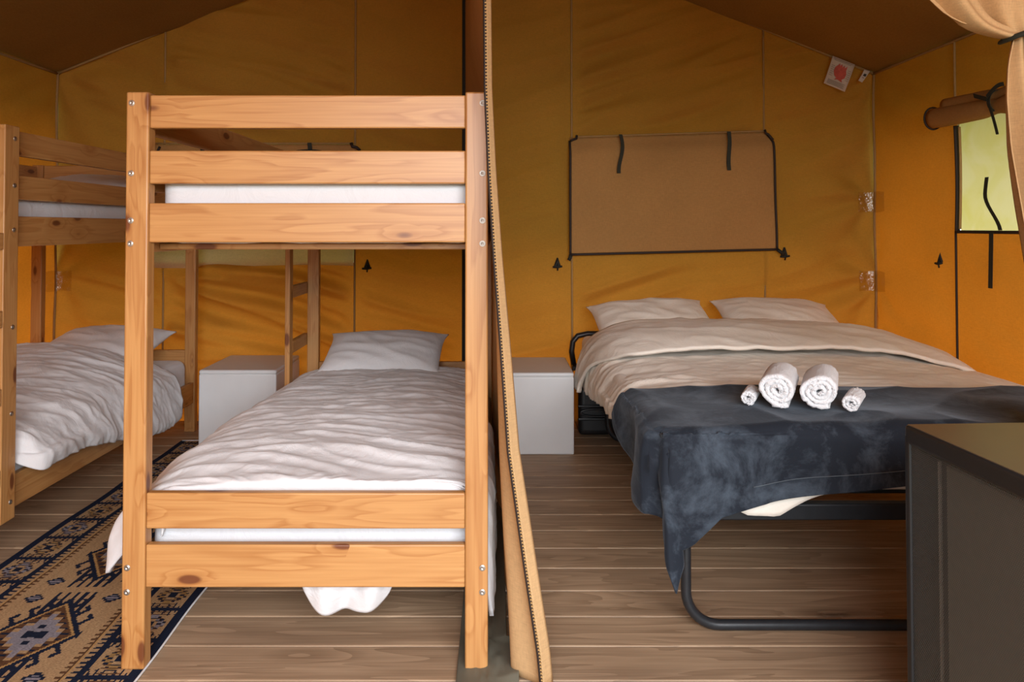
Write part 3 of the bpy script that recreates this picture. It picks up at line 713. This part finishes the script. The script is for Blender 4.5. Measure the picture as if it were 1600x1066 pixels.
drape('duvet', prof_l, list(np.linspace(2.56, 4.12, 200)), 150, 'linen', .012, 140, .012, 'rumpled white duvet on the lower bunk along the side wall', 'duvet', 'white duvets on the bunks', skew=-1.2, fr=(1.7, 6))

# ================================================================== CANVAS PARTITION
_zk = np.array([0, .10, .32, .62, .90, 1.12, 1.35, 1.57, 1.79, 3.3]); _xk = np.array([.117, .108, .074, .031, .011, -.006, -.020, -.029, -.031, -.06])
NY = 1.985
def part_x(y, z):
    xn = np.interp(z, _zk, _xk); t = (y - NY) / (YB - .01 - NY)
    lin = xn + (RX - xn) * t
    low = np.interp(z, [0, .35, .6, 1.2, 1.6, 3], [.045, .022, .010, -.004, -.014, -.014])   # pushed out by the bunk
    low = low + (-.012 - low) * sstep(3.0, 3.7, y)
    inb = sstep(NY + .01, NY + .085, y) * (1 - sstep(4.15, 4.7, y))
    k = inb * (1 - sstep(1.56, 2.05, z)); x = lin * (1 - k) + low * k
    x = x + .012 * np.sin(y * 9 + z * 2) * (1 - sstep(0, .45, z)) * inb + .004 * perlin(y * 3, z * 1.5, 71) * (z > 1.65)
    return x
part = thing('partition_curtain', 'beige canvas partition hanging between the bunks and the double bed', 'curtain', (0, 3.3, .01))
yk = np.concatenate([np.linspace(NY, 2.3, 40), np.linspace(2.3, YB - .02, 90)[1:]]); zk = np.linspace(.012, RZ - .03, 150)
Yp, Zp = np.meshgrid(yk, zk, indexing='ij')
Zp = Zp - .03 * (Zp / RZ) * 0
sheet('panel', np.stack([part_x(Yp, Zp), Yp, Zp], -1), 'curtain', part, solid=.004, offset=0)
zz = np.linspace(.012, RZ - .05, 120); xn = np.interp(zz, _zk, _xk)
wd = .014 + .014 * (1 - sstep(.2, 1.7, zz))
A, Zz = np.meshgrid(np.linspace(0, 1, 6), zz, indexing='ij')
sheet('edge_flap', np.stack([xn[None] + .004 + A * wd[None], NY - .004 + .03 * A, Zz], -1), 'curtain', part, solid=.003, offset=0)
tube('zipper', [(float(np.interp(z, _zk, _xk)) + .001, NY - .009, z) for z in np.linspace(.02, RZ - .06, 90)], .0045, 'piping', part, 8)
zt_ = None
for z in np.arange(.04, 1.80, .0085):          # zip teeth
    x = float(np.interp(z, _zk, _xk)) + .0035
    if zt_ is None: zt_ = box('zip_tooth', (x - .002, NY - .0155, z), (x + .003, NY - .012, z + .004), 'seam', part, 0); z00, x00 = z, x
    else:
        o = zt_.copy(); COL.objects.link(o); o.location = zt_.location + Vector((x - x00, 0, z - z00))
box('zipper', (RX - .020, YB - .055, .36), (RX + .006, YB - .035, RZ - .05), 'black', part, .003)
# crumpled ground sheet tucked along the partition foot
A, B = np.meshgrid(np.linspace(0, 1, 40), np.linspace(1.72, 3.3, 120), indexing='ij')
xg = -.105 + (np.where(B < 2.2, .165, .135)) * A
zg = .008 + .016 * np.clip(fbm(A * 3, B * 7, 80), 0, 1) * np.sin(np.pi * A) + .02 * A**3 * (B > 2.02)
gs = sheet('ground_sheet', np.stack([xg, B, zg], -1), 'ground_sheet', solid=.002, origin=(-.03, 2.5, .004)); tag(gs, 'olive grey ground sheet crumpled at the foot of the partition', 'ground sheet')

# ================================================================== WHITE CUBES
def cube(lo, hi, label):
    t = thing('cube_table', label, 'side table', ((lo[0] + hi[0]) / 2, (lo[1] + hi[1]) / 2, lo[2]), 'white cube bedside tables')
    box('body', lo, (hi[0], hi[1], hi[2] - .022), 'cube', t, .008, 3); box('lid', (lo[0], lo[1], hi[2] - .024), hi, 'cube', t, .011, 3)
cube((-1.610, 4.142, .010), (-1.190, 4.632, .425), 'white plastic cube table between the two bunk beds')
cube((.0, 4.040, 0), (.412, 4.530, .430), 'white plastic cube table between the partition and the double bed')

# ================================================================== RUG
RX0, RXW, RY0, RY1, CELL = -1.757, .80, 1.55, 4.29, .005
na, nb = int(RXW / CELL), int((RY1 - RY0) / CELL)
a = (np.arange(na) + .5) * CELL; b = RY0 + (np.arange(nb) + .5) * CELL
A, B = np.meshgrid(a, b, indexing='ij'); m = np.minimum(A, RXW - A)
navy = np.array([.010, .016, .036]); beige = np.array([.40, .265, .140]); grey = np.array([.235, .225, .26]); brown = np.array([.105, .052, .026]); gold = np.array([.43, .26, .10])
C = np.empty((na, nb, 3)); C[:] = beige
def put(mask, c): C[mask] = c
fr = lambda v: v - np.floor(v)
put(m < .028, navy)
row = (m >= .028) & (m < .148); bi = np.floor((B - .02) / .183); pb = (B - .02) / .183 - bi
p_ = (m - .088) / .060; q_ = (pb - .56) / .44
step = np.floor(np.abs(p_) * 5) / 5
put(row & (np.abs(q_) > .62 + .30 * np.abs(fr(p_ * 2.5) - .5) * 2), navy)                # comb teeth along the bars
put(row & (np.abs(q_) > .78) & (np.abs(fr(p_ * 3.5) - .5) < .28), beige)
rr_ = step + np.abs(q_)
for k, (r1, c) in enumerate(((.78, navy), (.68, None), (.46, navy), (.38, beige), (.20, navy))):
    cc = c if c is not None else None
    mk = row & (rr_ < r1)
    if c is None: C[mk & (bi % 2 == 0)] = grey; C[mk & (bi % 2 == 1)] = gold * .75
    else: put(mk, c)
put(row & (np.abs(p_) < .55) & (np.abs(fr(q_ * 6) - .5) < .14) & (rr_ > .5), brown)
put(row & (pb < .12), navy)
put((m >= .148) & (m < .172), navy)
put((m >= .172) & (m < .188) & (fr(B / .024) < .5 - (m - .172) * 12), navy)
put((m >= .195) & (m < .201), gold); put((m >= .201) & (m < .206), brown)
put((m >= .206) & (m < .222) & (fr(B / .024) < .5 - (m - .206) * 12), brown)
fld = m >= .222
ci = np.round((B - 2.26) / .555); v_ = (B - (2.26 + .555 * ci)) / .205; u_ = (A - .40) / .130
rd = np.abs(u_) + np.abs(v_); e_ = (np.abs(v_) - np.abs(u_))
hk = fld & (rd > 1.06) & (rd < 1.46)
put(hk & (np.abs(u_) < 1.02) & (np.abs(v_) < 1.05) & (fr(e_ * 2.0 + .1) < .26), navy)
put(hk & (rd > 1.32) & (np.abs(u_) < 1.02) & (np.abs(v_) < 1.05) & (fr(e_ * 2.0 + .1) < .60), navy)
comb = fld & (np.abs(u_) < .55) & (np.abs(v_) > .62) & (np.abs(v_) < 1.28) & (rd > 1.02)
put(comb & (fr(u_ * 4.5 + .25) < .5 - .35 * (np.abs(v_) - .9)), navy)
put(fld & (rd < 1.06), navy); put(fld & (rd < .92), gold); put(fld & (rd < .85), brown)
su = np.floor(np.abs(u_) * 6 + .5) / 6; sd = su + np.abs(v_)
put(fld & (rd < .80) & (fr(v_ * 7) < .35) & (np.abs(u_) > .1), navy)
put(fld & (sd < .66) & (rd < .82), beige * .95); put(fld & (sd < .58) & (rd < .8), grey); put(fld & (sd < .27), navy); put(fld & (sd < .17), grey); put(fld & (sd < .08), navy)
for du_ in (-.125, .125):
    uu = (A - .40 - du_) / .030; vv = (np.abs(v_) - 1.06) / .16
    st = np.floor(np.abs(uu) * 3) / 3 + np.abs(vv)
    put(fld & (st < .9) & (np.abs(v_) < 1.32), navy); put(fld & (st < .5) & (fr(vv * 3) < .5), grey)
C *= (1 + .16 * (_rng.rand(na, nb, 1) - .5)) * (1 + .12 * np.repeat(_rng.rand(na // 2 + 1, 1, 1), 2, 0)[:na] - .06)
ga, gb = np.meshgrid(np.arange(na + 1) * CELL, RY0 + np.arange(nb + 1) * CELL, indexing='ij')
gz = .0045 + .002 * np.clip(fbm(ga * 5, gb * 3, 90), -.5, 1)
wav = .004 * np.sin(gb * 4.1) + .003 * np.sin(gb * 9.7)
Pg = np.stack([RX0 + ga + wav, gb, gz], -1)
rug = sheet('rug', Pg, 'rug', origin=(RX0 + .4, 3, 0)); rug.data.polygons.foreach_set('use_smooth', np.zeros(na * nb, bool))
at = rug.data.attributes.new('weave', 'FLOAT_COLOR', 'FACE'); at.data.foreach_set('color', np.concatenate([C, np.ones((na, nb, 1))], -1).astype(np.float32).ravel())
tag(rug, 'navy and beige kilim runner rug lying between the bunk beds', 'rug')
tube('edge_binding', [(RX0 + RXW + .001 + float(.004 * math.sin(y * 4.1) + .003 * math.sin(y * 9.7)), y, .004) for y in np.linspace(RY0, RY1, 60)], .003, 'linen', rug, 6)
tube('edge_binding', [(RX0 + u, RY1, .004) for u in np.linspace(0, RXW, 12)], .004, 'linen', rug, 6)

# ================================================================== DOUBLE BED
bed = thing('bed_frame', 'black steel tube double bed frame under the white bedding', 'bed', (1.37, 3.4, 0))
def arc(c, r, a0, a1, n, f): return [f(c[0] + r * math.cos(a), c[1] + r * math.sin(a)) for a in np.linspace(R(a0), R(a1), n)]
def uleg(y, x0, x1, zt, r=.10):
    f = lambda p, q: (p, y, q)
    return [(x0, y, zt), (x0, y, .35)] + arc((x0 + r, .0165 + r), r, 180, 270, 10, f) + arc((x1 - r, .0165 + r), r, 270, 360, 10, f) + [(x1, y, .35), (x1, y, zt)]
tube('leg_frame', uleg(2.292, .566, 2.16, .37), .0155, 'tube', bed, 14)
tube('leg_frame', uleg(4.25, .62, 2.16, .37), .0155, 'tube', bed, 14)
for x in (.560, 2.14): box('side_rail', (x, 2.30, .315), (x + .035, 4.62, .365), 'tube', bed, .006, 2)
for y in (2.315, 3.45, 4.585): box('cross_rail', (.56, y, .315), (2.175, y + .035, .365), 'tube', bed, .006, 2)
tube('head_bar', [(.475, 4.672, .36), (.462, 4.672, .44), (.470, 4.672, .50)] + [(.50, 4.672, .535), (.56, 4.672, .548), (2.10, 4.672, .548), (2.18, 4.672, .50), (2.19, 4.672, .36)], .017, 'tube', bed, 12)
box('head_bracket', (.458, 4.60, .335), (.60, 4.69, .365), 'tube', bed, .005)
p = None
for k in range(12):
    y = 2.40 + k * .185
    if p is None: p = box('slat', (.58, y, .366), (2.15, y + .07, .378), 'tube', bed, .003); yp = y
    else: o = p.copy(); COL.objects.link(o); o.location.y = p.location.y + y - yp
mattress('mattress', (.515, 2.36, .379), (2.215, 4.64, .545), 'cream covered double mattress on the black steel frame', 'warmlit', 'double bed mattress', seed=6)
pillow(.70, .46, .17, (.905, 4.42, .655), R(20), R(3), 'cream pillow with a pointed corner beside the cube table', 'warmlit', 'pillows on the double bed', 5, R(-3))
pillow(.70, .46, .17, (1.64, 4.42, .660), R(20), R(-2), 'cream pillow at the head of the double bed beside the taped corner', 'warmlit', 'pillows on the double bed', 6, R(2))
def prof_d(y):
    e = float(sstep(2.32, 2.42, y)); far = float(sstep(3.2, 4.2, y))
    zt = .578 + .025 * far + .006 * math.sin(y * 2.7) - .02 * (1 - e)
    bz = .40 - .085 * far
    return [(.488, bz), (.478, bz + .06), (.490, zt - .12), (.530, zt - .055), (.62, zt - .015), (.82, zt + .008), (1.3, zt + .016), (1.8, zt + .006), (2.08, zt - .03), (2.22, zt - .09), (2.285, zt - .18), (2.295, zt - .25)]
dd = drape('duvet', prof_d, list(np.linspace(2.315, 4.22, 190)), 190, 'warmlit', .0085, 170, .012, 'cream duvet spread over the double bed with its top folded back', 'duvet', skew=.9, fr=(4.2, 5), side=.016)
# foot of the duvet hangs a little below the throw
s_, t_ = np.meshgrid(np.linspace(0, 1, 90), np.linspace(0, 1, 20), indexing='ij')
xf = .56 + 1.70 * s_
zb = np.interp(xf, [.56, .75, .84, .95, 1.2, 2.3], [.42, .34, .338, .395, .46, .46]) + .006 * perlin(xf * 14, xf * 0, 5)
sheet('foot_hang', np.stack([xf, 2.312 - .016 * np.sin(t_ * 1.5) + .008 * perlin(xf * 8, t_ * 1.5, 6), .595 + (zb - .595) * t_], -1), 'warmlit', dd, solid=.006)
# folded-back top of the duvet
U, V = np.meshgrid(np.linspace(0, 1, 170), np.linspace(0, 1, 60), indexing='ij')
Pfold = np.zeros(U.shape + (3,))
for j, v in enumerate(np.linspace(0, 1, 60)):
    puff = math.sin(math.pi * min(1, v * 1.15 + .05))**.5 if v * 1.15 + .05 < 1 else 0
    zt = .622 + .055 * puff + .055 * v
    pr = [(.432, .335 - .01 * v), (.440, .39), (.468, .50), (.53, zt - .085), (.64, zt - .03), (.85, zt), (1.3, zt + .006), (1.75, zt - .012), (2.03, zt - .055), (2.20, zt - .125), (2.275, zt - .22)]
    c = smooth_curve(pr, 170); Pfold[:, j, 0] = c[:, 0]; Pfold[:, j, 2] = c[:, 1]
side = 1 - sstep(.0, .20, U)
ynear = 3.50 + .50 * side + .02 * np.sin(U * 11); yfar = 4.25 - .03 * side
Pfold[..., 1] = ynear + (yfar - ynear) * V
N = normals(Pfold); N *= np.sign(N[85, 30, 2])
Pfold += N * (.010 * ridge(U * 5 + V, V * 3 + U * 2, 181)**1.5 + .012 * perlin(U * 5, V * 2.5, 182) + .005 * ridge(U * 14, V * 5 + U * 3, 183))[..., None]
sheet('folded_top', Pfold, 'warmlit', dd, solid=.016)

# navy throw over the foot of the bed
TX0, TX1, TY, FYT = .505, 2.26, 2.79, 2.300     # left edge of bed top, right, far edge, foot
ovl = .30
na_, nb_ = 230, 170
wa = np.linspace(-ovl, TX1 - TX0, na_); wb = np.linspace(0, (TY - FYT) + .47, nb_)
Aa, Bb = np.meshgrid(wa, wb, indexing='ij')
# the hem runs askew: more hangs at the left corner, less towards the right
fmax = np.interp(TX0 + Aa, [.2, .50, .57, .65, .80, 1.0, 1.3, 2.3], [.40, .40, .365, .285, .25, .225, .185, .17])
topl = TY - FYT
Bs = np.where(Bb > topl, topl + (Bb - topl) / .47 * fmax, Bb)
ox = np.clip(-Aa, 0, None); oy = np.clip(Bs - topl, 0, None)
# left hem drawn in towards the far edge
ox = ox * np.interp(Bs, [0, .12, .3, topl, 2], [.42, .72, .95, 1.0, 1.0])
ZT = .618
def bend(o, r=.05):          # rounded edge: returns (horizontal advance, drop)
    a = np.clip(o / r, 0, np.pi / 2); s = r * np.sin(a); d = r * (1 - np.cos(a)) + np.clip(o - r * np.pi / 2, 0, None)
    return s, d
rr = np.hypot(ox, oy); ph = np.arctan2(oy, ox + 1e-9); both = (ox > 0) & (oy > 0)
hs, hd = bend(rr)
swell = np.sin(2 * ph) ** 2 * both
dirx = np.where(rr > 0, np.cos(ph), 0); diry = np.where(rr > 0, np.sin(ph), 0)
tilt = .16 * swell * np.clip(rr - .05, 0, None)
Xt = np.clip(TX0 + Aa, TX0, None) - dirx * hs * (1 - .5 * swell) + .05 * swell * np.clip(rr * 2, 0, 1) ; Yt = np.clip(TY - Bs, FYT, None) - diry * (hs + tilt)
Zt = ZT - hd * (1 - .02 * swell)
Zt = Zt - .11 * sstep(1.35, 1.75, Xt - TX0 + 0) * 0 - np.interp(Xt, [0, .62, .85, 1.9, 2.1, 2.27], [.020, .008, 0, .004, .030, .085]) * (hd < .02)
Xt = Xt + .03 * np.sin(ph * 6) * both * np.clip(rr * 2.5, 0, 1)
wv = .014 * perlin(Aa * 3.2, Bs * 3.2, 201) + .012 * ridge(Aa * 1.6 - Bs * .8, Bs * 1.8 + Aa * .7, 207)**2 * (hd > .03) + .008 * ridge(Aa * 3 + Bs * 1.5, Bs * 2.6 - Aa, 202)**2
hang = np.clip(oy / .2, 0, 1) * (ox == 0); Yt = Yt - .018 * hang * np.sin(Aa * 11 + .6) - .006
hangl = np.clip(ox / .2, 0, 1) * (oy == 0); Xt = Xt - .024 * hangl * np.sin(Bs * 15 + .5 + ox * 4)
Pt = np.stack([Xt, Yt, Zt], -1); N = normals(Pt); N *= np.sign(N[na_ // 2, 20, 2]); Pt = Pt + N * wv[..., None]
th = sheet('throw_blanket', Pt, 'velvet', solid=.009, origin=(1.3, 2.6, .2), offset=1); tag(th, 'navy velvet throw blanket draped over the foot of the double bed', 'blanket')
hm = [tuple(Pt[i, int(nb_ * .88)] - np.array([0, .011, 0])) for i in range(60, na_ - 4, 3)]
tube('stitched_hem', hm, .0011, simple('pale_stitching', (.10, .125, .15), .8), th, 5)

# rolled towels
def towel(loc, rz, r, length, turns, label, seed, sq=(1.0, .92), tail=.0):
    th = r * 1.0 / (turns + .35)             # layer pitch
    n = int(44 * turns); ang = np.linspace(0, 2 * np.pi * turns, n)
    rad = .006 + (r - .006 - th * .46) * ang / ang[-1]
    rnd = 1 + .06 * np.sin(ang * 2 + seed) + .04 * np.sin(ang * 3 + seed * 2)
    cx, cz = rad * rnd * np.cos(ang - ang[-1] - np.pi / 2 + .5), rad * rnd * np.sin(ang - ang[-1] - np.pi / 2 + .5)
    P2 = np.stack([cx * sq[0], cz * sq[1]], 1); tg = np.gradient(P2, axis=0); tg /= np.linalg.norm(tg, axis=1, keepdims=True); nn = np.stack([-tg[:, 1], tg[:, 0]], 1)
    h = th * .46
    prof = 9; A = []
    ly = np.linspace(0, length, 16)
    for side in range(1): pass
    # closed band cross-section: outer then inner, with rounded lips at both ends of the roll
    V = []; rows = []
    lips = [(0.012, -h * .3), (.004, -h * .85), (.0, 0)]
    path = [(yy, 1) for yy in ly]
    for i in range(n):
        ring = []
        for yy in np.linspace(.010, length - .010, 14): ring.append((P2[i, 0] + nn[i, 0] * h, yy, P2[i, 1] + nn[i, 1] * h))
        ring.append((P2[i, 0] + nn[i, 0] * h * .6, length - .002, P2[i, 1] + nn[i, 1] * h * .6)); ring.append((P2[i, 0] - nn[i, 0] * h * .6, length - .002, P2[i, 1] - nn[i, 1] * h * .6))
        for yy in np.linspace(length - .010, .010, 14): ring.append((P2[i, 0] - nn[i, 0] * h, yy, P2[i, 1] - nn[i, 1] * h))
        ring.append((P2[i, 0] - nn[i, 0] * h * .6, .0, P2[i, 1] - nn[i, 1] * h * .6)); ring.append((P2[i, 0] + nn[i, 0] * h * .6, .0, P2[i, 1] + nn[i, 1] * h * .6))
        rows.append(ring)
    P = np.array(rows)
    P = P + (.0011 * _rng.randn(*P.shape[:2]))[..., None] * np.array([1, 1, 1])
    k = P.shape[1]; a = np.arange(n * k).reshape(n, k); a = np.hstack([a, a[:, :1]])
    F = np.stack([a[:-1, :-1], a[1:, :-1], a[1:, 1:], a[:-1, 1:]], -1).reshape(-1, 4)
    me = np_mesh('towel', P.reshape(-1, 3), F)
    bm = bmesh.new(); bm.from_mesh(me)
    bm.verts.ensure_lookup_table()
    bm.faces.new([bm.verts[i] for i in range(k)]); bm.faces.new([bm.verts[(n - 1) * k + i] for i in range(k)][::-1])
    bm.to_mesh(me); bm.free()
    me.transform(Matrix.Translation((0, 0, -min(v.co.z for v in me.vertices))))
    o = link('towel', me, 'terry'); o.location = loc; o.rotation_euler = (0, 0, rz)
    return tag(o, label, 'towel', 'rolled white towels on the throw')
TZ = ZT + .012
towel((.884, 2.400, TZ), R(-25), .0615, .25, 3.0, 'large rolled white towel with a small roll peeping out behind it', 1)
towel((1.008, 2.380, TZ), R(-25), .0615, .25, 3.2, 'large rolled white towel beside the small slanted roll', 2)
towel((1.092, 2.352, TZ), R(-32), .030, .15, 2.2, 'small rolled white towel slanting away beside the large rolls', 3)
towel((.806, 2.440, TZ), R(-25), .027, .12, 2.2, 'small rolled white towel mostly hidden behind the large rolls', 4)

# black case pushed under the bed head
cs = thing('storage_case', 'black plastic case stowed under the head of the double bed', 'case', (1.0, 4.5, 0))
box('shell', (.47, 4.36, .012), (1.45, 4.66, .29), 'case', cs, .035, 4)
box('rib', (.465, 4.345, .10), (1.40, 4.37, .115), 'case', cs, .005, 2); box('rib', (.465, 4.345, .175), (1.40, 4.37, .187), 'case', cs, .005, 2)
tube('handle', [(.58 + .10 * math.cos(a), 4.35, .145 + .022 * math.sin(a)) for a in np.linspace(0, 2 * math.pi, 24)], .006, 'case', cs, 8)

# ================================================================== PERFORATED CABINET
cab = thing('cabinet', 'black perforated steel cabinet with a bronze brown top', 'cabinet', (.928, 1.742, 0), rotz=R(3.0), local=True)
CW, CD, CH = 1.05, .56, .752
# local axes: x to the right, -y towards the camera
box('top', (.006, -CD - .012, CH - .006), (CW, .0, CH), 'cab_top', cab, .002)
fr_ = .020
def side_frame(x):
    s = .030
    pts = [(x, -.012, .01), (x, -.012, CH - .045)] + [(x, -.012 - .030 * (1 - math.cos(a)), CH - .045 + .030 * math.sin(a)) for a in np.linspace(.2, math.pi / 2, 6)]
    box('side_frame', (x - .004, -.018, .0), (x + .012, .0, CH - .02), 'cab_frame', cab, .005, 2)
    box('side_frame', (x - .004, -CD, .0), (x + .012, -CD + .018, CH - .02), 'cab_frame', cab, .005, 2)
    box('side_frame', (x - .004, -CD, CH - .042), (x + .016, .0, CH - .001), 'cab_frame', cab, .008, 3)
    box('side_frame', (x - .004, -CD, .03), (x + .012, .0, .055), 'cab_frame', cab, .004, 2)
side_frame(.004); side_frame(CW - .014)
for x in (.006, CW - .008):
    me = np_mesh('perforated_panel', [(x, -CD + .01, .04), (x, -.01, .04), (x, -.01, CH - .03), (x, -CD + .01, CH - .03)], [(0, 1, 2, 3)], False)
    link('perforated_panel', me, 'perf', cab)
box('back_panel', (.01, -.012, .05), (CW - .01, -.004, CH - .01), 'cab_frame', cab, .002)
box('inner_shelf_box', (.060, -CD + .03, .06), (CW - .06, -.055, CH - .075), 'cab_in', cab, .004)
box('inner_rail', (.048, -.050, .05), (.056, -.044, CH - .07), 'steel', cab, .002)
for x0, x1 in ((.012, CW / 2 - .002), (CW / 2 + .002, CW - .012)):
    d_ = box('door', (x0, -CD - .012, .055), (x1, -CD + .002, CH - .045), 'cab_frame', cab, .004, 2)
    hx = x1 - .04 if x0 < .1 else x0 + .03
    box('handle', (hx, -CD - .026, .40), (hx + .010, -CD - .011, .54), 'steel', d_, .003)
box('base', (.01, -CD + .005, .03), (CW - .01, -.005, .05), 'cab_frame', cab, .003)

# ================================================================== TIED-BACK DOOR CURTAIN
dc = thing('door_curtain', 'beige door curtain gathered and tied back with a dark strap', 'curtain', (1.4, 2.0, .1))
ledge = smooth_curve([(.35, 2.93), (.62, 2.47), (.90, 2.05), (1.135, 1.800), (1.215, 1.735), (1.30, 1.712), (1.365, 1.705)], 60)
redge = smooth_curve([(1.72, 2.45), (1.66, 2.2), (1.58, 1.95), (1.50, 1.80), (1.435, 1.735), (1.405, 1.722), (1.39, 1.715)], 60)
U, V = np.meshgrid(np.linspace(0, 1, 90), np.linspace(0, 1, 60), indexing='ij')
Xc = ledge[None, :, 0] * (1 - U) + redge[None, :, 0] * U; Zc = ledge[None, :, 1] * (1 - U) + redge[None, :, 1] * U
fold = (1 - .65 * V) * (.055 * np.sin(U * 17 + .8 * np.sin(V * 3)) + .02 * np.sin(U * 41 + 2)) * sstep(0, .06, U)
Zc = Zc + .012 * np.sin(U * 17 + 1.2) * V
sheet('swag', np.stack([Xc, 2.0 + fold, Zc], -1), 'curtain', dc, solid=.003)
lz = np.linspace(1.70, .06, 60)
lx = np.interp(lz[::-1], [0, .9, 1.2, 1.41, 1.54, 1.63, 1.70], [1.47, 1.43, 1.388, 1.354, 1.345, 1.350, 1.366])[::-1]
rx = np.interp(lz[::-1], [0, 1.0, 1.5, 1.70], [1.74, 1.66, 1.52, 1.41])[::-1]
U, V = np.meshgrid(np.linspace(0, 1, 70), np.linspace(0, 1, 60), indexing='ij')
Xc = lx[None] * (1 - U) + rx[None] * U
fold = (.25 + .75 * sstep(0, .3, V)) * .045 * np.sin(U * 15 + .5) * sstep(0, .06, U)
sheet('fall', np.stack([Xc, 2.0 + fold, np.repeat(lz[None], 70, 0)], -1), 'curtain', dc, solid=.003)
tube('tie_strap', [(1.385 + .034 * math.cos(a), 2.0 + .050 * math.sin(a), 1.708 + .012 * math.cos(a)) for a in np.linspace(0, 2 * math.pi, 20)], .014, 'strap', dc, 8, flat=.5)
ribbon('tie_strap', [(1.41 + .24 * t, 1.97 + .11 * t, 1.715 + .06 * t) for t in np.linspace(0, 1, 6)], .028, 'strap', dc, axis=(0, .2, 1))
ribbon('tie_strap', [(1.40 + .03 * t, 1.955, 1.70 - .16 * t) for t in np.linspace(0, 1, 8)], .022, 'strap', dc, axis=(1, 0, .2))
pole = thing('tent_pole', 'grey tent pole holding the tied-back door curtain', 'pole', (1.655, 2.10, 0))
tube('shaft', [(1.655, 2.10, .012), (1.655, 2.10, 1.2), (1.655, 2.10, 2.42)], .02, 'steel', pole, 14)
box('foot', (1.62, 2.065, 0), (1.69, 2.135, .014), 'tube', pole, .003)
